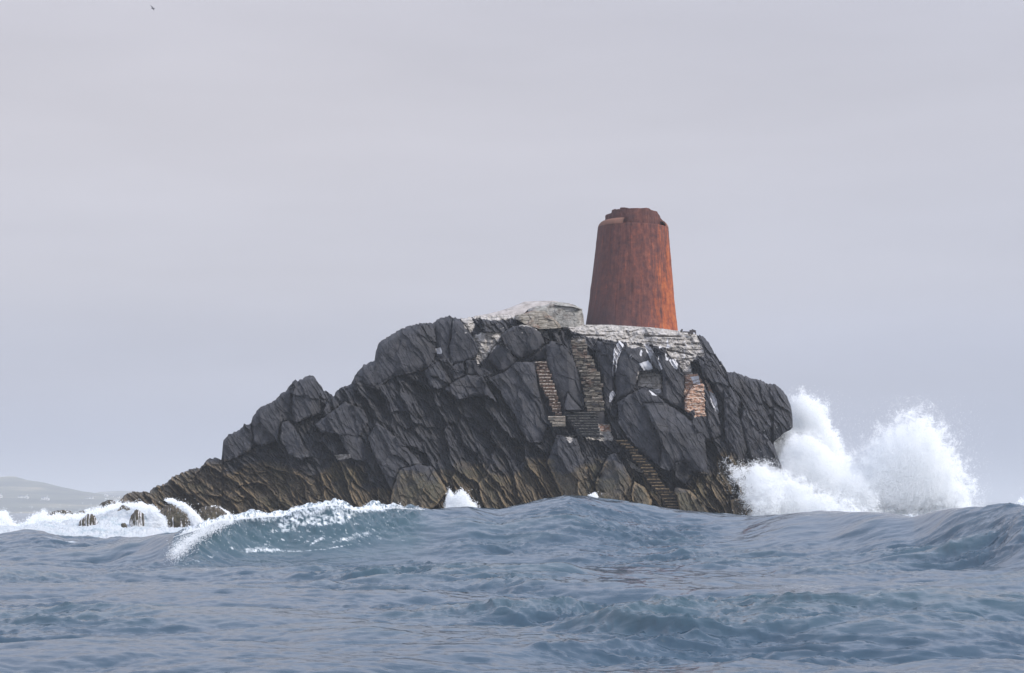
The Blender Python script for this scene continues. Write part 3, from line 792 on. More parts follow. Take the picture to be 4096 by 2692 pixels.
def slabs(u, w, ang, ls, lt, amp, seed, tilt=0.8):
    wp = 0.6 if ls > 0.6 else (0.16 if ls > 0.25 else 0.08)
    """cleaved slabs lying along direction ang (degrees below horizontal, running down to the right)"""
    c, s_ = math.cos(math.radians(ang)), math.sin(math.radians(ang))
    wu = u + wp * fbm(u / 2.6, w / 2.6, seed + 50, 4); ww = w + wp * fbm(u / 2.6 + 9, w / 2.6, seed + 60, 4)
    t = wu * c - ww * s_; q = wu * s_ + ww * c
    r1, r2, lx, ly, e = voro(q / ls, t / lt, seed)
    d = (r1 - 0.5) * amp + lx * ls * tilt * (0.5 + r2) - np.abs(ly) * 0.0 + ly * lt * 0.12 * (r2 - 0.5)
    crack = np.exp(-(e / 0.05) ** 2) * 0.07 * amp
    return d + crack

def weed_line(px):
    return interp(px, [(400, 1840), (700, 1850), (900, 1835), (1000, 1815), (1200, 1850), (1400, 1850), (1500, 1900), (1600, 1880), (1780, 1850),
                       (1900, 1830), (2100, 1830), (2300, 1830), (2450, 1840), (2650, 1890), (2800, 1880), (2900, 1780), (3000, 1840), (3150, 1900)])

def relief(name, top, bottom, px0, px1, nc, nr, depth_off=0.0, features=True, jag=4.5, back=(9.0, 12), seed=0, rough=1.0, extra=None):
    cx = np.linspace(px0, px1, nc)
    tp = interp(cx, top)
    j = jag * (0.55 * fbm(cx / 11.0, cx * 0 + seed, 70 + seed, 3, 0.6) + 0.8 * (np.abs(perlin(cx / 26.0, cx * 0 + 5, 77 + seed)) - 0.3))
    flat = sstep(2200, 2240, cx) * (1 - sstep(2740, 2780, cx)) if features else 0
    r1_, _, l_, _, _ = voro(cx / 13.0, cx * 0 + 0.5, 88 + seed)
    j = j + jag * (0.8 * (r1_ - 0.5) + 0.9 * l_)
    tp = tp + j * (1 - 0.8 * flat)
    if isinstance(bottom, list): bottom = interp(cx, bottom)[None, :]
    bt = np.maximum(bottom, tp + 6)
    tt = np.linspace(0, 1, nr)[:, None]
    PX = np.repeat(cx[None, :], nr, 0); PY = tp[None, :] * (1 - tt) + bt * tt
    u = (PX - 2048) / 50.0; w = (HZ - PY) / 50.0
    D = base_depth(PX, PY) + depth_off
    B0 = D.copy()
    R = np.full(PX.shape, rough)
    wl = weed_line(PX)
    weed = sstep(-45, 100, PY - wl - 12 * sstep(1000, 1300, PX) + 95 * fbm(u / 2.6 + w * 0.2, w / 1.5 - u * 0.1, 5, 4))
    pale = np.zeros(PX.shape); white = np.zeros(PX.shape); brick = np.zeros(PX.shape)
    D = D + 0.9 * fbm(u / 4.2, w / 4.2, 201, 3)
    # ---- strata, steep on the cliffs, laid over at lower left
    lay = sstep(1500, 900, PX) * sstep(1750, 1830, PY)
    steep = slabs(u, w, 60, 1.45, 3.8, 1.25, 301) + slabs(u, w, 57, 0.42, 1.7, 0.46, 311, 0.9) + slabs(u, w, 62, 0.17, 0.7, 0.15, 321, 1.0)
    flatl = slabs(u, w, 36, 1.0, 3.0, 1.3, 401) + slabs(u, w, 42, 0.36, 1.1, 0.55, 411, 1.0) + slabs(u, w, 46, 0.13, 0.5, 0.20, 421, 1.0)
    ST = steep * (1 - lay) + flatl * lay
    if features:
        for bi, (poly, off, planes, bev, rg) in enumerate(BLK):
            P = np.array(poly, float); c0 = P.mean(0)
            x0, y0 = P.min(0) - 12; x1, y1 = P.max(0) + 12
            m = (PX > x0) & (PX < x1) & (PY > y0) & (PY < y1)
            if not m.any(): continue
            qx = PX[m]; qy = PY[m]
            nx = 3.4 * fbm(qx / 22.0, qy / 22.0, 500 + bi, 4); ny = 3.4 * fbm(qx / 22.0 + 7, qy / 22.0, 540 + bi, 4)
            sd = poly_sd(qx + nx, qy + ny, poly) / 50.0
            # distance to the silhouette does not count as an edge
            du = (qx - c0[0]) / 50.0; dw = (HZ - qy) / 50.0 - (HZ - c0[1]) / 50.0
            bd = base_depth(np.array([c0[0]]), np.array([c0[1]]))[0] + depth_off - off
            pl = np.full(qx.shape, -1e9)
            for (gx, gz, sh) in planes:
                pl = np.maximum(pl, bd + gx * du + gz * dw + sh)
            k = np.clip(1 - sd / bev, 0, 1)
            pl = pl + bev * 0.75 * k ** 2.4
            d = D[m]; r = R[m]
            hit = (sd > 0) & (pl < d)
            d = np.where(hit, pl, d)
            rg = rg * 0.6
            r = np.where(hit, rg + (r - rg) * np.clip(1 - sd / 0.15, 0, 1) * 0.5, r)
            # dark undercut gap hugging the block outline
            gap = np.exp(-(np.clip(-sd, 0, 9) / 0.10) ** 2) * (sd <= 0) * 0.20
            D[m] = d + gap; R[m] = r
        for poly, off in CUT:
            P = np.array(poly, float); x0, y0 = P.min(0) - 12; x1, y1 = P.max(0) + 12
            m = (PX > x0) & (PX < x1) & (PY > y0) & (PY < y1)
            sd = poly_sd(PX[m], PY[m], poly) / 50.0
            tgt = base_depth(PX[m], PY[m]) - off + 0.75
            k = sstep(-0.10, 0.12, sd)
            D[m] = D[m] * (1 - k) + np.maximum(D[m], tgt) * k
            D[m] = np.where(k > 0.9, tgt, D[m])
            R[m] = R[m] * (1 - k)
        for lst, arr, soft in ((PALE, pale, 5.0), (WHITE, white, 3.0), (BRICK, brick, 4.0)):
            for k_, poly in enumerate(lst):
                P = np.array(poly, float); x0, y0 = P.min(0) - 14; x1, y1 = P.max(0) + 14
                m = (PX > x0) & (PX < x1) & (PY > y0) & (PY < y1)
                if not m.any(): continue
                nz = 5.5 * fbm(PX[m] / 14.0, PY[m] / 9.0, 600 + k_, 4)
                sd = poly_sd(PX[m], PY[m], poly) + nz * (0.6 if arr is white else 1)
                arr[m] = np.maximum(arr[m], sstep(-soft, soft, sd + (4.0 if arr is white else 0)))
        # bird-lime speckle and runs below the plateau
        sp_ = sstep(0.18, 0.45, fbm(u / 0.35, w / 0.8, 745, 4)) * np.exp(-((PX - 2640) / 190.0) ** 2) * sstep(1320, 1370, PY) * (1 - sstep(1400, 1560, PY))
        white = np.maximum(white, 0.72 * sp_)
        sp_ = sstep(0.25, 0.6, fbm(u / 0.5, w / 0.3, 746, 4)) * sstep(1700, 1850, PX) * (1 - sstep(2900, 2950, PX)) * (1 - sstep(40, 130, PY - tp[None, :]))
        pale = np.maximum(pale, 0.55 * sp_)
        mas = np.clip(pale + brick, 0, 1)
        # masonry courses: broken horizontal ledges
        crs = (HZ - PY) / 50.0 + 0.06 * fbm(u / 1.5, w, 700, 3)
        rr1, rr2, lx, ly, e = voro(u / 0.85, crs / 0.30, 711, 0.7)
        led = (rr1 - 0.5) * 0.14 + ly * 0.30 * 0.3 + 0.03 * np.exp(-(e / 0.07) ** 2) + 0.13 * fbm(u / 0.8, w / 0.5, 720, 4) + 0.14 * fbm(u / 0.3, w / 0.16, 725, 3)
        D = D + led * mas
        R = R * (1 - 0.85 * mas)
        # long ledge shadow lines under the plateau edge
        for (xa, ya, xb, yb, dep) in ((2580, 1343, 2720, 1347, 0.5), (2262, 1340, 2420, 1344, 0.35), (2700, 1378, 2740, 1382, 0.35), (2670, 1400, 2770, 1420, 0.5), (2505,1325,2515,1342,.5)):
            tq = np.clip(((PX - xa) * (xb - xa) + (PY - ya) * (yb - ya)) / ((xb - xa) ** 2 + (yb - ya) ** 2), 0, 1)
            dd = np.hypot(PX - xa - tq * (xb - xa), PY - ya - tq * (yb - ya))
            D = D + dep * np.exp(-(dd / 3.4) ** 2)
        # dark hollows beside the masonry
        for (hx, hy, hr, hd) in ((2238, 1335, 11, 1.2), (2272, 1350, 13, 1.2), (2110, 1425, 14, 0.7), (2736, 1872, 26, 1.2), (1925, 1470, 12, 0.6), (2400, 1905, 12, 0.9)):
            D = D + hd * np.exp(-((PX - hx) ** 2 + (PY - hy) ** 2) / hr ** 2)
    D = D + ST * R
    # blade-like weed and barnacle wrinkles low down
    ca = np.radians(60 - 20 * lay)
    qq = u * np.sin(ca) + w * np.cos(ca) + 0.10 * fbm(u / 1.5, w / 1.5, 802, 3); tq_ = u * np.cos(ca) - w * np.sin(ca)
    wr = np.abs(fbm(qq / 0.20, tq_ / 2.2, 801, 3, 0.6))
    D = D - weed * (0.30 - wr) * (0.12 + 0.16 * fbm(u / 1.5, w / 1.5, 850, 3)) * np.clip(R + 0.45, 0, 1)
    D = D + (0.07 * fbm(u / 0.5, w / 0.5, 811, 4) + 0.16 * fbm(u / 1.7, w / 1.7, 821, 3)) * np.clip(R + 0.4, 0, 1)
    # small angular fractures on the smooth blocks
    f1, f2, lx, ly, e = voro(u / 1.3 + w * 0.3, w / 1.9 - u * 0.2, 831)
    D = D + (1 - np.clip(R, 0, 1)) * ((f1 - 0.5) * 0.11 + lx * 0.10 + 0.02 * np.exp(-(e / 0.03) ** 2)) * (1 - np.clip(pale + brick, 0, 1))
    # shoulder: the top edge rounds away from the viewer
    dtop = (PY - tp[None, :]) / 50.0
    D = D + 1.1 * np.exp(-dtop / 0.30)
    if extra is not None: D = extra(PX, PY, u, w, D)
    wr2 = fbm((u * 0.85 + w * 0.52) / 0.16, (u * 0.52 - w * 0.85) / 0.5, 871, 3)
    D = D + 0.10 * wr2 * weed + 0.05 * fbm(qq / 0.07, tq_ / 0.45, 873, 3) * np.clip(R + weed, 0, 1)
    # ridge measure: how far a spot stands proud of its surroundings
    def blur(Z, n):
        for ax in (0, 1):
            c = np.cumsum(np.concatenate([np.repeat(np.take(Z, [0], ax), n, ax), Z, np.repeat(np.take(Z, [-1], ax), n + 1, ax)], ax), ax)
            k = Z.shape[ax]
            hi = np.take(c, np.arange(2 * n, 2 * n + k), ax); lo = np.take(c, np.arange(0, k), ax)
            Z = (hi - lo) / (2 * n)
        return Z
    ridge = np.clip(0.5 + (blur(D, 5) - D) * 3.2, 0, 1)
    X = (PX - 2048) / F * D; Y = D; Z = EYE + (HZ - PY) / F * D
    # over the top and down the far side
    bl, nb = back
    kb = np.linspace(0, 1, nb + 1)[1:, None]
    Yb = Y[0][None, :] + kb * bl
    hgt = np.maximum(Z[0] + 1.5, 0.3)
    drop = np.where(kb < 0.55, 0.05 * kb * hgt, (0.0275 + (kb - 0.55) / 0.45 * 1.0) * hgt)
    Zb = Z[0][None, :] - drop - 0.05 * kb
    wob = 0.5 * fbm(X[0][None, :] / 2.0 + kb * 3, Yb / 2.0, 900 + seed, 3) * np.sin(np.pi * kb)
    Zb = Zb - np.abs(wob)
    Xb = np.repeat(X[0][None, :], nb, 0)
    XX = np.vstack([Xb[::-1], X]); YY = np.vstack([Yb[::-1], Y]); ZZ = np.vstack([Zb[::-1], Z])
    n_b = nb
    def ext(a, v0=None):
        return np.vstack([np.repeat(a[0][None, :], n_b, 0), a])
    mask = np.stack([ext(pale), ext(weed), ext(brick), np.ones(XX.shape)], -1).reshape(-1, 4)
    V = np.stack([XX, YY, ZZ], -1).reshape(-1, 3)
    Fq = grid_faces(XX.shape[0], XX.shape[1])[:, ::-1]
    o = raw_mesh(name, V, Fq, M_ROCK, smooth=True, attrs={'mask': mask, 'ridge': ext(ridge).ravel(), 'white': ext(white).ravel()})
    return o

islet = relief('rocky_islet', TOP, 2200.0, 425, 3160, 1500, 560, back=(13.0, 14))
tag(islet, kind='structure')

OUTC = [(2880, 1540), (2900, 1492), (2934, 1488), (2960, 1496), (2999, 1511), (3042, 1520), (3070, 1535), (3102, 1538), (3129, 1560), (3148, 1587), (3163, 1622),
        (3170, 1665), (3172, 1700)]
OUTB = [(2880, 2200), (3082, 2200), (3095, 1768), (3135, 1732), (3162, 1719), (3172, 1708)]
def outc_shape(PX, PY, u, w, D):
    # two broad facets: smooth left face, cleaved right face; undercut below
    line = PX - (2990 + (PY - 1500) * 0.45)
    f = sstep(-8, 8, line)
    return D - 0.5 + (1 - f) * (-0.35 * (line / 50.0)) * 0.6 + f * 0.55 * (line / 50.0) + 2.5 * sstep(1700, 1780, PY + (PX - 3090) * 0.4)
outc = relief('rock_headland', OUTC, OUTB, 2880, 3171, 190, 380, depth_off=3.2, features=False, jag=4.0, back=(7.0, 10), seed=3, rough=0.45, extra=outc_shape)
tag(outc, kind='structure')

# ------------------------------------------------------------------ masonry ruin beside the tower
def prism_relief(name, top, bot, px0, px1, nc, nr, Y0, mat, parent, amp=0.1, thick=5.0, slope=0.25, curve=0.0, seed=0, gx=0.0):
    cx = np.linspace(px0, px1, nc)
    tp = interp(cx, top) + 0.9 * fbm(cx / 9.0, cx * 0, seed, 3); bt = interp(cx, bot)
    tt = np.linspace(0, 1, nr)[:, None]
    PX = np.repeat(cx[None, :], nr, 0); PY = tp[None, :] * (1 - tt) + bt[None, :] * tt
    u = (PX - 2048) / 50.0; w = (HZ - PY) / 50.0
    D = Y0 + slope * (w - w.min()) + gx * (u - u.mean()) + 0.5 * np.exp(-(PY - tp) / 5.0)
    r1, r2, lx, ly, e = voro(u / 0.7, w / 0.34, seed + 3, 0.6)
    D = D + amp * ((r1 - 0.5) + 0.5 * np.exp(-(e / 0.06) ** 2) + 0.8 * fbm(u / 0.8, w / 0.8, seed + 5, 4))
    s = np.linspace(-1, 1, nc)[None, :]
    D = D + 1.2 * np.abs(s) ** 10 + curve * s ** 2
    X = (PX - 2048) / F * D; Z = EYE + (HZ - PY) / F * D
    back = 6
    kb = np.linspace(0, 1, back + 1)[1:, None]
    Xb = np.repeat(X[0][None], back, 0); Yb = D[0][None] + kb * thick; Zb = Z[0][None] - 0.02 * kb * thick - (kb > 0.99) * 2.0
    V = np.stack([np.vstack([Xb[::-1], X]), np.vstack([Yb[::-1], D]), np.vstack([Zb[::-1], Z])], -1).reshape(-1, 3)
    o = raw_mesh(name, V, grid_faces(nr + back, nc)[:, ::-1], mat, parent=parent, smooth=True, origin=parent.location if parent else None)
    return o
c = at(2190, 1300, 158)
ruin = empty('ruined_building', c, 'broken pale stone vault with a smooth plastered sloping roof left of the rusty tower', 'ruin')
prism_relief('plaster_roof', [(1875, 1274), (1903, 1263), (1950, 1255), (2000, 1243), (2038, 1231), (2075, 1216), (2098, 1206), (2150, 1204), (2215, 1203), (2240, 1208)],
             [(1875, 1278), (1970, 1272), (2000, 1276), (2080, 1270), (2110, 1240), (2140, 1226), (2240, 1225)], 1880, 2240, 200, 40, 157.4, M_PLASTER, ruin, 0.03, 5, 1.1, seed=21)
prism_relief('end_wall', [(2112, 1238), (2140, 1226), (2180, 1222), (2205, 1210), (2240, 1208), (2270, 1212), (2300, 1220), (2326, 1236), (2334, 1262), (2337, 1302)],
             [(2112, 1250), (2150, 1275), (2200, 1308), (2337, 1310)], 2112, 2337, 150, 70, 156.0, M_WALL, ruin, 0.07, 5, 0.12, seed=31, gx=0.10)
prism_relief('rubble_wall', [(2060, 1262), (2105, 1250), (2140, 1240), (2180, 1244), (2215, 1275), (2244, 1300)],
             [(2060, 1275), (2110, 1300), (2160, 1316), (2244, 1312)], 2060, 2244, 120, 50, 154.6, M_RUBBLE, ruin, 0.16, 3, 0.7, seed=41)
prism_relief('cornice', [(2205, 1212), (2240, 1219), (2290, 1222), (2330, 1236)], [(2205, 1216), (2240, 1223), (2290, 1226), (2330, 1240)],
             2205, 2330, 60, 6, 155.85, M_WALL, ruin, 0.03, 0.6, 0.0, seed=43)

# ------------------------------------------------------------------ the tower
TY = 162.5
tx, _, tz = at(2525, 1340, TY)
tower = empty('iron_tower', (tx, TY, tz), 'rusted iron tower stump with a torn jagged top on the summit of the rock', 'tower')
sc = TY / F
def tower_parts():
    # silhouette radii read from the photograph (height over foot, half width)
    H1 = (1340 - 912) * sc
    prof = [(0.0, 189 * sc), (0.6, 184 * sc), (H1 * 0.25, 173 * sc), (H1 * 0.5, 162 * sc), (H1 * 0.75, 151 * sc), (H1 * 0.97, 141.5 * sc), (H1, 140 * sc)]
    nth = 420
    th = np.linspace(0, 2 * np.pi, nth, endpoint=False)
    nz = 120
    zz = np.linspace(0, H1, nz)
    rr = np.interp(zz, [p[0] for p in prof], [p[1] for p in prof])
    lean = -0.030 * zz * 0     # upright
    TH, Z = np.meshgrid(th, zz); Rr = np.repeat(rr[:, None], nth, 1)
    # cast plates: 20 staves with seams, slight dents
    st = (TH / (2 * np.pi) * 22 + 0.04 * np.sin(Z * 0.7)) % 1.0
    seam = np.exp(-((np.minimum(st, 1 - st)) / 0.035) ** 2)
    idx = np.floor(TH / (2 * np.pi) * 22)
    sd_ = h2(idx, idx * 0, 5)
    Rr = Rr * (1 + 0.0015 * np.cos((st - 0.5) * np.pi)) - seam * 0.06 * sd_ ** 2
    Rr = Rr + 0.035 * fbm(TH * 5, Z / 2.5, 8, 3) + 0.03 * fbm(TH * 12, Z / 0.7, 9, 3)
    X = Rr * np.cos(TH); Y = Rr * np.sin(TH)
    wt = 0.12
    # inner skin so that the shell has thickness
    Ri = Rr - wt
    V = np.concatenate([np.stack([X, Y, Z], -1).reshape(-1, 3), np.stack([Ri * np.cos(TH), Ri * np.sin(TH), Z], -1)[::-1].reshape(-1, 3)])
    Fq = grid_faces(2 * nz, nth, wrap=True)
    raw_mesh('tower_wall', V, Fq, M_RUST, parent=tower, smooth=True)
    # rounded shoulder plates: kept only on the left and a sliver on the right
    def shoulder(a0, a1, name, lift=0.0):
        n = 90; m = 22
        a = np.radians(np.linspace(a0, a1, n)); k = np.linspace(0, 1, m)
        A, K = np.meshgrid(a, k)
        rag = 0.10 * fbm(A * 14, K * 0, 12, 3)
        ph = K * math.radians(76) * (1 + rag * (K > 0.7))
        rb = 140 * sc + 0.03; cr_ = 0.50
        R_ = rb - cr_ * (1 - np.cos(ph)) - 0.12 * K; Zq = H1 - 0.02 + cr_ * np.sin(ph) * 1.15 + lift * K
        V0 = np.stack([R_ * np.cos(A), R_ * np.sin(A), Zq], -1).reshape(-1, 3)
        V1 = np.stack([(R_ - 0.07) * np.cos(A), (R_ - 0.07) * np.sin(A), Zq - 0.05], -1).reshape(-1, 3)
        f0 = grid_faces(m, n); nV = len(V0)
        f1 = f0[:, ::-1] + nV
        j = np.arange(n - 1); i = np.arange(m - 1)
        rim = np.concatenate([np.stack([(m - 1) * n + j, (m - 1) * n + j + 1, (m - 1) * n + j + 1 + nV, (m - 1) * n + j + nV], -1),
                              np.stack([i * n, (i + 1) * n, (i + 1) * n + nV, i * n + nV], -1)[:, ::-1],
                              np.stack([i * n + n - 1, (i + 1) * n + n - 1, (i + 1) * n + n - 1 + nV, i * n + n - 1 + nV], -1)])
        raw_mesh(name, np.vstack([V0, V1]), np.vstack([f0, f1, rim]), M_RUST_LIT, parent=tower, smooth=True)
    shoulder(110, 249, 'shoulder_plate')        # left, ends left of centre
    shoulder(-24, 95, 'shoulder_plate', 0.05)
    # narrower upper ring with a torn rim
    rim_pts = [(-110, 112), (-106, 113), (-95, 115), (-93, 125), (-79, 128), (-77, 126), (-62, 126), (-60, 132), (-44, 132), (-23, 127), (-2, 128), (13, 129), (21, 128), (44, 131),
               (57, 130), (67, 125), (91, 123), (93, 117), (102, 108), (108, 104), (112, 101)]
    n = 360
    th2 = np.linspace(0, 2 * np.pi, n, endpoint=False)
    xx = np.cos(th2) * 114
    front = np.sin(th2) < 0
    top = interp(xx, rim_pts)
    top = np.where(front, top, np.minimum(top, 118) - 6)
    top = top + 1.2 * fbm(th2 * 20, th2 * 0, 3, 3)
    zt = (1340 - 912) * sc - 0.5 + (top - 40) * sc * 0.0
    ztop = H1 + (top - 52 - 14) * sc
    m = 46
    k = np.linspace(0, 1, m)[:, None]
    z0 = H1 - 0.9
    Z = z0 + (ztop[None, :] - z0) * k
    Rr = 116.5 * sc - (Z - z0) * 0.045
    TH = np.repeat(th2[None], m, 0)
    Rr = Rr + 0.05 * fbm(TH * 6, Z, 14, 3) + 0.03 * np.cos(TH * 11) + 0.03 * fbm(TH * 15, Z * 2, 15, 3)
    V = np.concatenate([np.stack([Rr * np.cos(TH), Rr * np.sin(TH), Z], -1).reshape(-1, 3),
                        np.stack([(Rr - 0.09) * np.cos(TH), (Rr - 0.09) * np.sin(TH), Z], -1)[::-1].reshape(-1, 3)])
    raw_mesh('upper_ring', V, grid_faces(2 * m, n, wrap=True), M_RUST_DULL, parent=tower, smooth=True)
    # ledge closing the gap between wall and ring
    a = np.linspace(0, 2 * np.pi, 120, endpoint=False)
    k = np.linspace(0, 1, 6)[:, None]
    Rl = (138.5 * sc) * (1 - k) + (112 * sc) * k
    Zl = np.full((6, 120), H1 - 0.10) + 0.04 * fbm(np.repeat(a[None] * 8, 6, 0), k * 3 + 0 * a[None], 6, 2)
    A = np.repeat(a[None], 6, 0)
    raw_mesh('ledge', np.stack([Rl * np.cos(A), Rl * np.sin(A), Zl], -1).reshape(-1, 3), grid_faces(6, 120, wrap=True), M_IRON_DARK, parent=tower, smooth=True)
    # vertical seam strips between the cast plates
    for idx_ in range(22):
        a_ = idx_ / 22 * 2 * math.pi
        if math.sin(a_) > 0.35: continue
        bm = bmesh.new()
        seg = 14; w_ = 0.020
        ln = []
        for q in range(seg + 1):
            z_ = 0.2 + (H1 - 0.5) * q / seg
            r_ = float(np.interp(z_, [p[0] for p in prof], [p[1] for p in prof])) - 0.005
            row = []
            for s_, d_ in ((-w_, 0.0), (-w_ * 0.7, 0.014), (w_ * 0.7, 0.014), (w_, 0.0)):
                b_ = a_ + 0.026 + s_ / r_ + 0.004 * math.sin(z_ * 1.3 + idx_)
                row.append(bm.verts.new(((r_ + d_) * math.cos(b_), (r_ + d_) * math.sin(b_), z_)))
            ln.append(row)
        for q in range(seg):
            for c_ in range(3):
                bm.faces.new((ln[q][c_], ln[q][c_ + 1], ln[q + 1][c_ + 1], ln[q + 1][c_]))
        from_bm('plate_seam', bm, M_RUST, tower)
tower_parts()
tower.rotation_euler.y = 0.018

# twisted metal left at the plateau edge
def wreck():
    Y0 = 154.5
    k = Y0 / F
    o = empty('metal_wreckage', at(2755, 1336, Y0), 'small dark twisted metal beam and bracket on the plateau edge right of the tower', 'debris')
    def L(px, py, dy=0.0):
        return Vector(((px - 2755) * k, dy, (1336 - py) * k))
    def bar(bm, a, b, w=0.09):
        d = b - a; ln = d.length
        M = Vector(a + b) / 2
        q = d.to_track_quat('Z', 'Y').to_euler()
        from mathutils import Matrix
        bmesh.ops.create_cube(bm, size=1, matrix=Matrix.Translation(M) @ q.to_matrix().to_4x4() @ Matrix.Diagonal((w, w * 1.4, ln, 1)))
    bm = bmesh.new(); bar(bm, L(2732, 1327.5), L(2757, 1328.5), 0.07); from_bm('beam', bm, M_IRON_DARK, o)
    bm = bmesh.new(); bar(bm, L(2728, 1328), L(2728, 1318), 0.09); bar(bm, L(2725, 1318.5), L(2731, 1318.5), 0.07); bar(bm, L(2721, 1325), L(2730, 1325), 0.12); from_bm('post', bm, M_IRON_DARK, o)
    bm = bmesh.new()
    for a, b, w in (((2764, 1336), (2766, 1321), 0.22), ((2766, 1321), (2783, 1327), 0.14), ((2783, 1327), (2782, 1338), 0.05), ((2758, 1336), (2757, 1326), 0.16), ((2762, 1333), (2770, 1328), 0.2)):
        bar(bm, L(*a), L(*b), w)
    from_bm('bent_bracket', bm, M_IRON_DARK, o)
wreck()

# ------------------------------------------------------------------ stair flights
def stairs(name, label, left, right, y_top, y_bot, n, off, mat, mat2, nose=0.05, jit=0.02, wob=0.0, tread=0.35, masonry=False):
    ys = np.linspace(y_bot, y_top, n + 1)
    st_ = abs(y_bot - y_top) / n
    ys[1:-1] += np.array([random.uniform(-0.2, 0.2) * st_ for _ in range(n - 1)])
    cpx = 0.5 * (interp(np.array([y_bot]), [(b, a) for a, b in left])[0] + interp(np.array([y_bot]), [(b, a) for a, b in right])[0])
    Yb = float(base_depth(np.array([cpx]), np.array([y_bot]))[0]) - off
    org = Vector(at(cpx, y_bot, Yb))
    root = empty(name, org, label, 'steps')
    for i in range(n):
        ym = 0.5 * (ys[i] + ys[i + 1])
        l = interp(np.array([ym]), [(b, a) for a, b in left])[0] + random.uniform(-wob, wob) * 50
        r = interp(np.array([ym]), [(b, a) for a, b in right])[0] + random.uniform(-wob, wob) * 50
        D = float(base_depth(np.array([(l + r) / 2]), np.array([ym]))[0]) - off + random.uniform(-jit, jit) * 1.5
        x0, _, z0 = at(l, ys[i], D); x1, _, z1 = at(r, ys[i + 1], D)
        hgt = z1 - z0
        bm = bmesh.new()
        # riser broken into uneven stones with a worn nosing
        segs = max(3, int((x1 - x0) / 0.22)) if not masonry else max(2, int((x1 - x0) / 0.38))
        cuts = [x0]
        for s_ in range(1, segs): cuts.append(x0 + (x1 - x0) * (s_ + random.uniform(-0.25, 0.25)) / segs)
        cuts.append(x1)
        for a, b in zip(cuts, cuts[1:]):
            f = random.uniform(-jit, jit)
            r_ = bmesh.ops.create_cube(bm, size=1)
            for v in r_['verts']:
                xx = (a if v.co.x < 0 else b) + random.uniform(-1, 1) * jit * 0.3
                yy = D + (tread if v.co.y > 0 else 0) + f + (nose if False else 0)
                zz = (z0 - 0.02 if v.co.z < 0 else z0 + hgt * 0.62) + random.uniform(-jit, jit) * 0.4
                v.co = Vector((xx, yy + (0.0 if v.co.z > 0 else 0.03), zz)) - org
            n_ = random.uniform(0.6, 1.3) * nose
            if random.random() < (0.3 if masonry else 0.12): continue
            r_ = bmesh.ops.create_cube(bm, size=1)
            for f_ in {f for v in r_['verts'] for f in v.link_faces}: f_.material_index = 1
            for v in r_['verts']:
                xx = (a if v.co.x < 0 else b) + random.uniform(-1, 1) * jit * 0.3
                yy = D + (tread if v.co.y > 0 else -n_) + f
                zz = (z0 + hgt * 0.60 if v.co.z < 0 else z1 - 0.004) + random.uniform(-jit, jit) * 0.4
                v.co = Vector((xx, yy, zz)) - org
        bmesh.ops.bevel(bm, geom=bm.edges[:], offset=0.018, segments=1, affect='EDGES')
        o = from_bm('step', bm, [mat, mat2], root)
    return root
stairs('stone_steps', 'narrow flight of broken reddish steps with white edges between two dark slabs',
       [(2140,1452),(2148,1474),(2158,1510),(2157,1538),(2183,1574),(2197,1605),(2216,1645),(2218,1660)],
       [(2183,1449),(2193,1472),(2206,1518),(2226,1574),(2242,1630),(2246,1660)], 1446, 1660, 17, 2.3, M_STEP_BRICK, M_NOSE_PALE, 0.08, 0.08, 0.09)
stairs('stone_steps', 'wide dark flight of shallow steps in the middle of the rock below the tall masonry',
       [(2252,1648),(2285,1690),(2300,1715),(2318,1745)], [(2372,1648),(2395,1665),(2392,1700),(2402,1745)], 1648, 1745, 9, 2.2, M_STEP_DARK, M_NOSE_DARK, 0.06, 0.03, 0.05)
stairs('stone_steps', 'long weed-covered flight of steps running down to the water right of centre',
       [(2455,1760),(2515,1803),(2534,1838),(2572,1888),(2602,1941),(2646,1982),(2672,2041),(2684,2090)],
       [(2503,1760),(2548,1803),(2585,1838),(2622,1888),(2656,1941),(2703,1982),(2718,2041),(2728,2090)], 1760, 2085, 27, 2.0, M_STEP_WEED, M_NOSE_WEED, 0.07, 0.06, 0.07)
t = stairs('masonry_buttress', 'tall column of crumbling pale stone courses below the tower, left of the rounded dark rock',
       [(2285,1362),(2282,1400),(2306,1464),(2329,1518),(2338,1579),(2346,1640)],
       [(2345,1362),(2349,1400),(2385,1464),(2405,1523),(2413,1579),(2419,1640)], 1362, 1642, 21, 1.9, M_STEP_RUBBLE, M_RUBBLE, 0.09, 0.13, 0.12, masonry=True)
t['category'] = 'masonry'
for ch in list(t.children): ch.name = 'stone_course'
t = stairs('masonry_plinth', 'small pale masonry block at the foot of the narrow reddish steps',
       [(2188,1664),(2200,1685),(2216,1706)], [(2261,1664),(2262,1706)], 1664, 1704, 3, 2.9, M_RUBBLE, M_NOSE_PALE, 0.05, 0.04, 0.0, masonry=True)
t['category'] = 'masonry'
for ch in list(t.children): ch.name = 'stone_course'

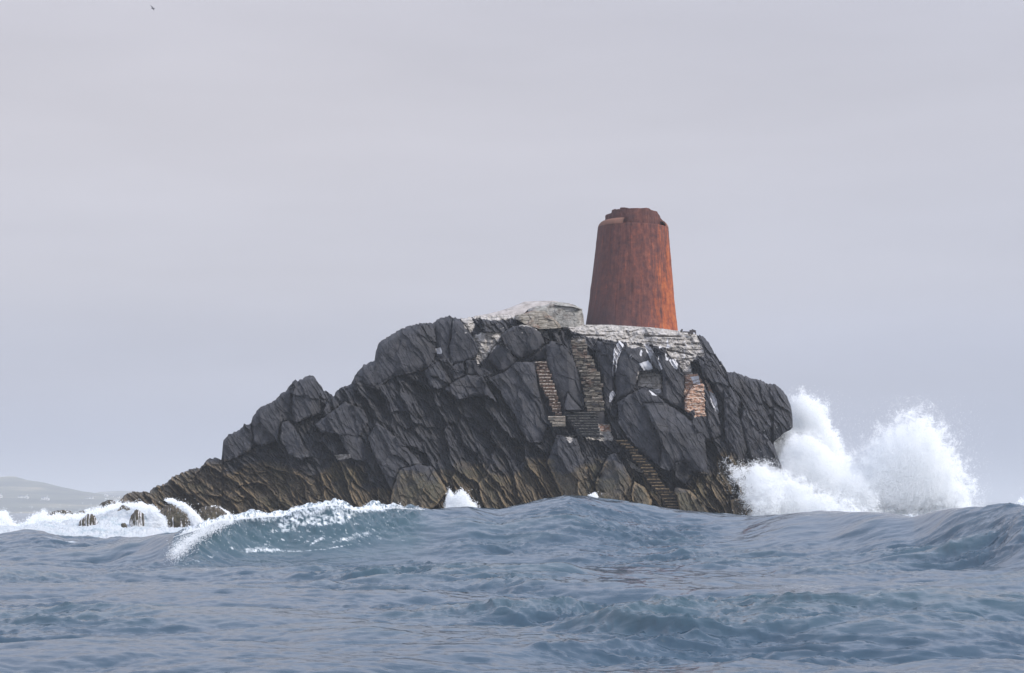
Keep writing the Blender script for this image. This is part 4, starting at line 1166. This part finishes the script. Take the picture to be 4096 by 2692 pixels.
# ------------------------------------------------------------------ wave-washed rocks at the left
def washed_rock(cx, cy, w, h, Y, seed, label, streak=0.6, lean=0.0):
    bm = bmesh.new()
    bmesh.ops.create_icosphere(bm, subdivisions=6, radius=1)
    V = np.array([v.co[:] for v in bm.verts]); Fq = np.array([[v.index for v in f.verts] for f in bm.faces]); bm.free()
    k = Y / F
    n = V.copy()
    r = 1 + 0.28 * fbm3(V[:, 0] * 1.2 + seed * 3, V[:, 1] * 1.2, V[:, 2] * 1.2, seed, 3) + 0.10 * fbm3(V[:, 0] * 4 + seed, V[:, 1] * 4, V[:, 2] * 4, seed + 9, 3)
    stp = np.floor((V[:, 0] * 0.8 + V[:, 2] * 0.5) * 5 + seed) * 0.37 % 1.0
    r = r + 0.07 * (stp - 0.5)
    V = V * r[:, None]
    hw, hh = w * k / 2, h * k / 2
    V = V * np.array([hw * 0.98, max(hw * 0.7, 0.45), hh * 1.15])
    V[:, 0] += lean * V[:, 2]
    V[:, 2] -= hh * 0.25
    loc = at(cx, cy, Y)
    u = V[:, 0]; z = V[:, 2]
    sn = fbm(u / 0.11 + z * 0.6 * 0.5, z / 1.6 + seed, seed + 3, 3)
    low = 1 - sstep(-hh * 1.1, hh * 0.9, z)
    white = np.clip(streak * (0.42 + 0.45 * low) + sn * 1.3 * streak, 0, 1)
    mask = np.stack([V[:, 0] * 0, np.full(len(V), 0.8), V[:, 0] * 0, V[:, 0] * 0 + 1], -1)
    o = raw_mesh('wave_washed_rock', V, Fq, M_ROCK, smooth=True, attrs={'mask': mask, 'ridge': np.clip((r - 0.8) * 0.8, 0, 0.5), 'white': white})
    o.location = loc
    tag(o, label, 'rock', 'rocks awash in the white water')
    return o
washed_rock(240, 2068, 130, 60, 143, 1, 'long low dark rock behind the foam at the far left', 0.25)
washed_rock(325, 2054, 34, 24, 144, 2, 'tiny dark rock tip just right of the long low rock in the foam', 0.1)
washed_rock(371, 2046, 24, 22, 144, 3, 'smallest dark rock tip between the low rocks and the islet foot', 0.1)
washed_rock(432, 2026, 66, 52, 143, 4, 'jagged upright rock poking above the foam beside the islet foot', 0.2, 0.3)
washed_rock(352, 2084, 62, 64, 131, 5, 'pointed rock alone in the white water with streams running down its left side', 0.62, 0.2)
washed_rock(494, 2040, 46, 40, 134, 6, 'brown rock with water pouring off its right side above the streaming rock', 0.5, 0.2)
washed_rock(545, 2078, 60, 78, 130, 7, 'upright brown rock striped with falling white water in the middle of the foam', 0.62, 0.1)
washed_rock(702, 2070, 126, 96, 130, 8, 'broad rounded brown rock with a fringe of falling water, left of two', 0.42, -0.1)
washed_rock(854, 2074, 114, 96, 128, 9, 'rounded brown rock with falling water just left of the breaking wave', 0.42, -0.15)
washed_rock(497, 2101, 20, 18, 126, 10, 'very small dark rock low in the foam in front of the striped rock', 0.3)
washed_rock(3118, 1968, 46, 24, 149.4, 11, 'dark rock half buried in the spray at the right foot of the islet', 0.35)
washed_rock(2410, 1998, 70, 60, 141, 12, 'brown boulder with a trickle of white water at the waterline near the centre', 0.35)

# ------------------------------------------------------------------ white water heap at left
def heap(name, label, top, px0, px1, Ynear, Yfar, nc, nr, seed, bottom_z=0.2, amp=0.35, shelf=2118.0):
    cx = np.linspace(px0, px1, nc)
    k = np.linspace(0, 1, nr)[:, None]
    Y = Ynear + (Yfar - Ynear) * k + 0 * cx[None]
    PXc = np.repeat(cx[None], nr, 0)
    X = (PXc - 2048) / F * Y
    pt = interp(cx, top)[None, :]
    lo = np.maximum(pt, shelf)
    py = (shelf + 80) + (lo - shelf - 80) * sstep(0, 0.14, k) + (pt - lo) * sstep(0.48, 0.86, k)
    Z = EYE + (HZ - py) / F * Y
    prof = sstep(0, 0.2, k)
    Z = Z * (1 - sstep(0.90, 1.0, k)) + bottom_z * sstep(0.90, 1.0, k)
    nzz = np.abs(fbm(X / 1.5, Y / 1.5, seed, 5, 0.55)) * 1.0 - 0.25 + 0.35 * np.abs(fbm(X / 0.35, Y / 0.35, seed + 9, 3))
    Z = Z + amp * nzz * np.minimum(1, np.maximum(0.25, prof * 1.5))
    X = X + 0.15 * fbm(X / 0.7, Y / 0.7, seed + 20, 3)
    V = np.stack([X, Y, Z], -1).reshape(-1, 3)
    o = raw_mesh(name, V, grid_faces(nr, nc), M_FOAM, smooth=True)
    tag(o, label, kind='stuff')
    return o
heap('white_water', 'heap of churning white water round the rocks at the left',
     [(-500, 2130), (-100, 2110), (0, 2104), (46, 2100), (92, 2098), (130, 2088), (160, 2078), (185, 2070), (259, 2072), (296, 2060), (340, 2058), (379, 2048), (397, 2040), (462, 2022),
      (490, 2016), (515, 2026), (559, 2020), (575, 2018), (601, 2032), (638, 2050), (666, 2078), (700, 2090), (740, 2092), (786, 2085), (832, 2105), (870, 2112), (930, 2130), (1000, 2170)],
     -500, 1000, 118, 139, 900, 260, 71)
heap('white_water', 'boiling white water at the foot of the spray plumes on the right',
     [(2980, 2110), (3010, 2075), (3050, 2030), (3100, 2000), (3160, 1970), (3250, 1950), (3330, 1940), (3420, 1950), (3560, 1980), (3700, 1995), (3850, 2020), (3920, 2045), (4020, 2080)],
     2980, 4020, 140, 158, 700, 240, 83, amp=0.7, shelf=2075.0)

# ------------------------------------------------------------------ spray: clouds of fine droplets
def droplets(name, label, P, size, parent=None):
    n = len(P)
    g = np.random.default_rng(n + 5)
    nrm = np.array([sx * 0.8, sy * 0.8 - 0.45, sz * 0.8 + 0.2]) + 0.36 * g.normal(size=(n, 3))
    a = np.cross(nrm, g.normal(size=(n, 3))); a /= np.linalg.norm(a, axis=1)[:, None]
    b = np.cross(a, nrm); b /= np.linalg.norm(b, axis=1)[:, None]
    s = (size * g.uniform(0.55, 1.35, n) if np.isscalar(size) else size)[:, None]
    v0 = P + a * s; v1 = P - a * s * 0.5 + b * s * 0.87; v2 = P - a * s * 0.5 - b * s * 0.87
    V = np.stack([v0, v1, v2], 1).reshape(-1, 3)
    Fq = np.arange(3 * n).reshape(-1, 3)
    o = raw_mesh(name, V, Fq, M_SPRAY)
    return tag(o, label, kind='stuff')

def poly_cloud(poly, n, Yc, dep, seed, soft=12.0, ns=1.3, thr=0.0, thin=0.0):
    """points filling an outline, thinning out over `soft` photo pixels at its edge"""
    g = np.random.default_rng(seed)
    P = np.array(poly, float)
    out = []; got = 0
    x0, y0 = P.min(0) - soft * 2; x1, y1 = P.max(0) + soft * 2
    while got < n:
        qx = g.uniform(x0, x1, n); qy = g.uniform(y0, y1, n)
        e1 = fbm(qx / 38.0, qy / 38.0, seed + 3, 5, 0.6)
        sd = poly_sd(qx, qy, poly) + e1 * soft * 1.6
        yy = g.normal(size=n) * dep
        k = 1 / (1 + np.exp(-sd / (soft * 0.42)))
        k = k * (1 - thin * (1 - sstep(0, 110, sd)))
        w3 = fbm3(qx / 50.0 / ns, yy / ns, qy / 50.0 / ns, seed + 7, 4)
        k = k * np.clip(0.75 + w3 * 0.9 - thr, 0.08, 1)
        # a thin veil outside the outline
        k = np.maximum(k, 0.007 * np.exp(-np.clip(-sd, 0, 999) / (soft * 1.6)))
        m = g.uniform(size=n) < k
        Y = Yc + yy[m]
        out.append(np.stack([(qx[m] - 2048) / F * Y, Y, EYE + (HZ - qy[m]) / F * Y], -1)); got += m.sum()
    return np.concatenate(out)[:n]

PL1 = [(3180, 1600), (3200, 1574), (3222, 1590), (3243, 1592), (3272, 1622), (3295, 1626), (3302, 1675), (3322, 1720), (3342, 1756), (3366, 1811), (3400, 1869),
       (3430, 1905), (3500, 1950), (3520, 2060), (3040, 2080), (3012, 1990), (2990, 1930), (3000, 1880), (3040, 1858), (3090, 1868), (3140, 1880), (3125, 1840), (3105, 1780), (3160, 1730), (3172, 1680), (3168, 1630)]
PL2 = [(3405, 1905), (3440, 1830), (3500, 1770), (3545, 1728), (3590, 1690), (3640, 1660), (3676, 1652), (3710, 1676), (3742, 1710), (3775, 1748), (3802, 1816), (3828, 1856),
       (3852, 1911), (3868, 1955), (3885, 2010), (3900, 2070), (3380, 2080)]
PL1a = [p for p in PL1 if p[1] <= 1800] + [(3100, 1900), (3300, 1950), (3410, 1890)]
PL1a = [(3180, 1602), (3200, 1574), (3222, 1590), (3243, 1592), (3272, 1622), (3295, 1626), (3302, 1675), (3322, 1720), (3342, 1756), (3366, 1811), (3400, 1869), (3430, 1920), (3300, 1990), (3060, 1960), (3080, 1800), (3120, 1740), (3168, 1690), (3168, 1630)]
PL1b = [(3180, 1760), (3240, 1740), (3300, 1790), (3350, 1840), (3400, 1890), (3430, 1915), (3500, 1955), (3520, 2070), (3030, 2085), (3012, 1990), (2990, 1930), (3000, 1885), (3040, 1862), (3090, 1868), (3135, 1885), (3128, 1850), (3140, 1800)]
droplets('spray_plume', 'tall white spray plume bursting up against the right end of the rock',
         np.concatenate([poly_cloud(PL1a, 400000, 161.5, 1.2, 5, 17, thin=0.35), poly_cloud(PL1b, 320000, 150.5, 1.4, 15, 18)]), 0.032)
droplets('spray_plume', 'broad misty spray plume standing apart at the far right of the rock', poly_cloud(PL2, 700000, 153.0, 1.8, 6, 36, ns=2.6, thr=-0.25, thin=0.75), 0.028)
droplets('spray_splash', 'lacy spray thrown over the lower right foot of the rock',
         np.concatenate([poly_cloud([(2912, 1862), (2960, 1880), (3008, 1868), (3040, 1862), (3100, 1900), (3140, 1990), (3100, 2060), (3020, 2060), (2990, 2000), (2950, 1940)], 22000, 144.0, 1.0, 8, 20, ns=0.35, thr=0.55),
                         poly_cloud([(3010, 1905), (3045, 1878), (3100, 1898), (3160, 1915), (3260, 1975), (3400, 2030), (3460, 2085), (3015, 2085), (3005, 1990)], 120000, 145.5, 0.8, 28, 26, ns=0.7, thr=0.1)]), 0.032)
def crest_points():
    g = np.random.default_rng(77)
    # droplets flung from the breaking lip
    n = 42000
    px = g.uniform(690, 1700, n)
    pc = interp(px, CREST)
    dr = interp(px, RIDGE_D)
    k = 0.5 + 0.9 * fbm(px / 60.0, px * 0, 5, 4)
    m = g.uniform(size=n) < np.clip(k, 0.05, 1)
    px = px[m]; pc = pc[m]; dr = dr[m]; k = k[m]
    up = g.exponential(6.0, len(px)) * np.clip(k - 0.2, 0.05, 1.5) - 3
    Y = dr + g.normal(size=len(px)) * 0.7 - 0.5
    py = pc - up
    a = np.stack([(px - 2048) / F * Y, Y, EYE + (HZ - py) / F * Y], -1)
    # the left lip tumbling down
    n = 14000
    t = g.uniform(0, 1, n)
    t = t[fbm(t * 26, t * 0, 12, 4) + g.uniform(-0.25, 0.25, n) > 0.05]; n = len(t)
    bx = np.interp(t, [0, .4, .7, 1], [690, 760, 830, 930]); by = np.interp(t, [0, .4, .7, 1], [2218, 2160, 2120, 2078])
    px = bx + g.normal(size=n) * 16; py = by + g.normal(size=n) * (8 + 10 * h2(np.floor(t * 40), t * 0, 5)) + 22 * fbm(t * 14, t * 0, 9, 4)
    Y = 83.5 + t * 6 + g.normal(size=n) * 0.3
    b = np.stack([(px - 2048) / F * Y, Y, EYE + (HZ - py) / F * Y], -1)
    return np.concatenate([a, b])
droplets('wave_spray', 'fine spray flying off the lip of the breaking wave', crest_points(), 0.022)
# splashes at the waterline of the rock, left foam edge
droplets('spray_splash', 'splash bursting against the rock foot left of centre',
         np.concatenate([poly_cloud([(1780, 2060), (1790, 1985), (1800, 1965), (1815, 1985), (1848, 1958), (1862, 1970), (1880, 2000), (1910, 2025), (1900, 2060)], 15000, 141.0, 0.5, 15, 6, ns=0.5, thr=0.1)]), 0.04)
droplets('spray_splash', 'small splash between boulders at the waterline near the centre',
         np.concatenate([poly_cloud([(2355, 2010), (2362, 1978), (2380, 1972), (2395, 1990), (2400, 2020)], 5000, 140.5, 0.4, 16, 4, ns=0.5, thr=0.2)]), 0.04)
droplets('spray_splash', 'thin spray thrown above the foam at the far left edge',
         np.concatenate([poly_cloud([(-40, 2110), (-20, 2058), (20, 2052), (40, 2080), (70, 2100)], 3500, 132.0, 1.0, 17, 12, ns=0.5, thr=0.35),
                         poly_cloud([(90, 2100), (100, 2086), (130, 2082), (150, 2060), (170, 2050), (200, 2062), (300, 2062), (380, 2044), (460, 2014), (480, 2020), (400, 2060), (250, 2090)], 12000, 134.0, 1.2, 18, 10, ns=0.5, thr=0.3)]), 0.038)
droplets('spray_splash', 'white water streaming down between the brown rocks at the left foot',
         np.concatenate([poly_cloud([(664, 2000), (692, 2001), (735, 2016), (775, 2045), (803, 2085), (860, 2120), (790, 2126), (768, 2095), (752, 2050), (705, 2018)], 26000, 127.3, 0.3, 19, 5, ns=0.6),
                         poly_cloud([(600, 2024), (625, 2036), (650, 2070), (672, 2112), (600, 2118)], 14000, 127.5, 0.3, 29, 6, ns=0.6),
                         poly_cloud([(850, 2030), (880, 2038), (915, 2056), (930, 2090), (910, 2085), (890, 2056)], 5000, 130.0, 0.4, 20, 5, ns=0.5),
                         poly_cloud([(500, 2016), (560, 2008), (600, 2026), (640, 2050), (670, 2090), (630, 2100), (580, 2060)], 9000, 132.5, 0.6, 21, 6, ns=0.6)]), 0.038)
droplets('spray_splash', 'small white burst just entering the frame at the right edge',
         poly_cloud([(4060, 2030), (4080, 2005), (4110, 1985), (4200, 1960), (4230, 2040)], 9000, 150.0, 0.8, 22, 8), 0.045)

# ------------------------------------------------------------------ far shore
def ridge_land(name, prof, Y0, dep, seed, x0, x1):
    nc, nr = 300, 60
    cx = np.linspace(x0, x1, nc)
    k = np.linspace(0, 1, nr)[:, None]
    Y = Y0 + dep * k + 0 * cx[None]
    hz = EYE + (HZ - interp(cx, prof))[None] / F * (Y0 + dep * 0.75)
    X = (np.repeat(cx[None], nr, 0) - 2048) / F * Y
    sh = sstep(0, 0.75, k) ** 0.8 * (1 - sstep(0.78, 1.0, k))
    Z = -1.0 + (hz + 1.0) * sh + 2.2 * fbm(X / 160.0, Y / 160.0, seed, 5) * sh
    o = raw_mesh(name, np.stack([X, Y, Z], -1).reshape(-1, 3), grid_faces(nr, nc), M_HILL, smooth=True)
    tag(o, kind='structure')
    def ground(px, py):
        k = np.linspace(0.02, 0.78, 400); Y = Y0 + dep * k
        hz = EYE + (HZ - interp(np.array([px]), prof)[0]) / F * (Y0 + dep * 0.75)
        X = (px - 2048) / F * Y
        sh = sstep(0, 0.75, k) ** 0.8
        Z = -1.0 + (hz + 1.0) * sh + 2.2 * fbm(X / 160.0, Y / 160.0, seed, 5) * sh
        row = HZ - (Z - EYE) / Y * F
        i = int(np.argmin(np.abs(row - py)))
        return float(Y[i])
    return ground
HP = [(-1500, 1990), (-600, 1930), (-150, 1915), (0, 1911), (35, 1908), (60, 1909), (100, 1920), (115, 1923), (175, 1930), (250, 1950), (330, 1966), (380, 1972), (440, 1980), (520, 1988), (700, 2010), (900, 2046), (1000, 2055)]
GROUND = ridge_land('hills', HP, 2300, 800, 4, -1500, 1000)
ridge_land('far_hills', [(250, 2045), (330, 1985), (400, 1968), (470, 1963), (520, 1963), (620, 1972), (900, 2000), (1400, 2035), (1800, 2048)], 3600, 700, 14, 250, 1800)
ridge_land('far_hills', [(3500, 2046), (3700, 2018), (3850, 2006), (3930, 2005), (4000, 2012), (4096, 2018), (4400, 2030), (4700, 2046)], 5600, 700, 24, 3500, 4700)

def house(px, py, wpx, hpx, gable_front, label, wins=2, Y=2700, name='cottage', rot=0.0, chim=True, proto={}):
    Y = GROUND(px, py)
    k = Y / F
    w, h = wpx * k, hpx * k
    x, _, z = at(px, py, Y)
    root = empty(name, (x, Y, z), label, 'house', 'white houses on the far hillside')
    d = 7.0
    eave = h * 0.60
    bm = bmesh.new()
    add_box(bm, (0, 0, eave / 2 - 1.5), (w, d, eave + 3))
    # gable triangles
    def tri(p):
        vs = [bm.verts.new(q) for q in p]; bm.faces.new(vs)
    if gable_front:
        for s_ in (-d / 2, d / 2): tri([(-w / 2, s_, eave), (w / 2, s_, eave), (0, s_, h)])
    else:
        for s_ in (-w / 2, w / 2): tri([(s_, -d / 2, eave), (s_, d / 2, eave), (s_, 0, h)])
    from_bm('wall', bm, M_WHITEWASH, root)
    bm = bmesh.new()
    o_ = 0.25
    if gable_front:
        sl = math.atan2(h - eave, w / 2); L_ = math.hypot(h - eave, w / 2) + 0.3
        for s_ in (-1, 1):
            add_box(bm, (s_ * w / 4, 0, (h + eave) / 2 + 0.15), (L_, d - 0.4, 0.2), ry=s_ * sl)
    else:
        sl = math.atan2(h - eave, d / 2); L_ = math.hypot(h - eave, d / 2) + 0.3
        for s_ in (-1, 1):
            add_box(bm, (0, s_ * d / 4, (h + eave) / 2 + 0.15), (w + 0.3, L_, 0.2), rx=-s_ * sl)
    rf = from_bm('roof', bm, M_ROOF, root)
    if chim:
        bm = bmesh.new(); add_box(bm, (w * 0.38 if not gable_front else 0, 0.5, h + 0.5), (0.9, 0.9, 1.6)); from_bm('chimney', bm, M_WHITEWASH, rf)
    for i in range(wins):
        bm = bmesh.new()
        xx = (i + 0.5) / wins * w - w / 2
        add_box(bm, (xx, -d / 2 - 0.02, eave * 0.5), (min(1.3, w / wins * 0.45), 0.1, eave * 0.38))
        from_bm('window', bm, M_GLASS, root)
    root.rotation_euler.z = rot
    return root
house(4, 1991, 12, 15, True, 'white gabled house cut by the left edge of the photo', 1, rot=0.2)
house(82, 1991, 15, 9, False, 'small pale outbuilding at the left end of the long house row', 1, chim=False)
house(94, 1991, 14, 7, False, 'low white middle wing of the long house row on the hill', 3, chim=False)
house(109, 1993, 11, 12, True, 'white gabled house at the right end of the long house row', 1)
house(174, 1999, 11, 12, False, 'plain grey-white left wing of the pair beside the bright house', 2, chim=False)
house(189, 2001, 14, 14, True, 'brightest white gabled house in the middle of the hillside', 2)
house(352, 1994, 16, 5, False, 'long low pale building left of the square white house', 2, chim=False)
house(368, 1995, 9, 8, False, 'square white house above the straw-coloured field', 1)
house(425, 1985, 12, 12, True, 'steep-roofed white house with a tall gable on the lower ridge', 1)
house(448, 1989, 10, 5, False, 'tiny low white cottage between the gabled and the rounded house', 2, chim=False)
house(472, 1992, 13, 9, False, 'rightmost pale house just left of the islet top', 2)

# ------------------------------------------------------------------ the gull
def gull():
    Y = 170.0
    loc = at(612, 33, Y)
    root = empty('flying_bird', loc, 'tiny grey seabird flying high in the top left of the sky', 'bird')
    pts = [(-0.26, 0.03), (-0.18, 0.06), (-0.05, 0.09), (0.10, 0.075), (0.24, 0.03), (0.32, 0.01)]
    V = []; n = 10
    for x, r in pts:
        for i in range(n):
            a = 2 * math.pi * i / n
            V.append((x, r * math.cos(a), r * math.sin(a)))
    base = len(V)
    Fl = [f for f in grid_faces(len(pts), n, wrap=True)]
    raw_mesh('body', np.array(V), np.array(Fl), M_FEATHER, parent=root, smooth=True)
    for s_, tilt_ in ((1, 0.55), (-1, -0.15)):
        prof_ = [(0.0, 0.16), (0.22, 0.17), (0.42, 0.13), (0.62, 0.03)]
        W = []
        for k_, (d, c_) in enumerate(prof_):
            zz = tilt_ * d - 0.5 * max(0, d - 0.3) * (1 if tilt_ > 0 else 0.2)
            for q in (-0.5, 0.5):
                for th_ in (-0.012, 0.012):
                    W.append((q * c_ - 0.10 * d * 2, s_ * d * 0.9 + 0.0, zz + th_))
        Fw = []
        for k_ in range(3):
            a = k_ * 4; b = a + 4
            Fw += [(a, a + 2, b + 2, b), (a + 1, b + 1, b + 3, a + 3), (a, b, b + 1, a + 1), (a + 2, a + 3, b + 3, b + 2)]
        raw_mesh('wing', np.array(W), np.array(Fw), M_FEATHER, parent=root)
    root.rotation_euler = (0.5, -0.1, 0.7)
    root.scale = (0.7, 0.7, 0.7)
gull()

# ------------------------------------------------------------------ sea haze
def haze():
    bm = bmesh.new()
    zt, zb = 82.0, -6.0
    add_box(bm, (0, 0, (zt + zb) / 2), (19400, 19400, zt - zb))
    m = bpy.data.materials.new('thin_sea_haze'); m.use_nodes = True
    nt = m.node_tree; nt.nodes.clear()
    out = N(nt, 'ShaderNodeOutputMaterial')
    v = N(nt, 'ShaderNodeVolumePrincipled')
    v.inputs['Color'].default_value = (0.97, 0.985, 1.0, 1)
    v.inputs['Density'].default_value = 0.00036
    v.inputs['Anisotropy'].default_value = 0.0
    nt.links.new(v.outputs[0], out.inputs['Volume'])
    o = from_bm('haze', bm, m)
    tag(o, kind='stuff')
haze()
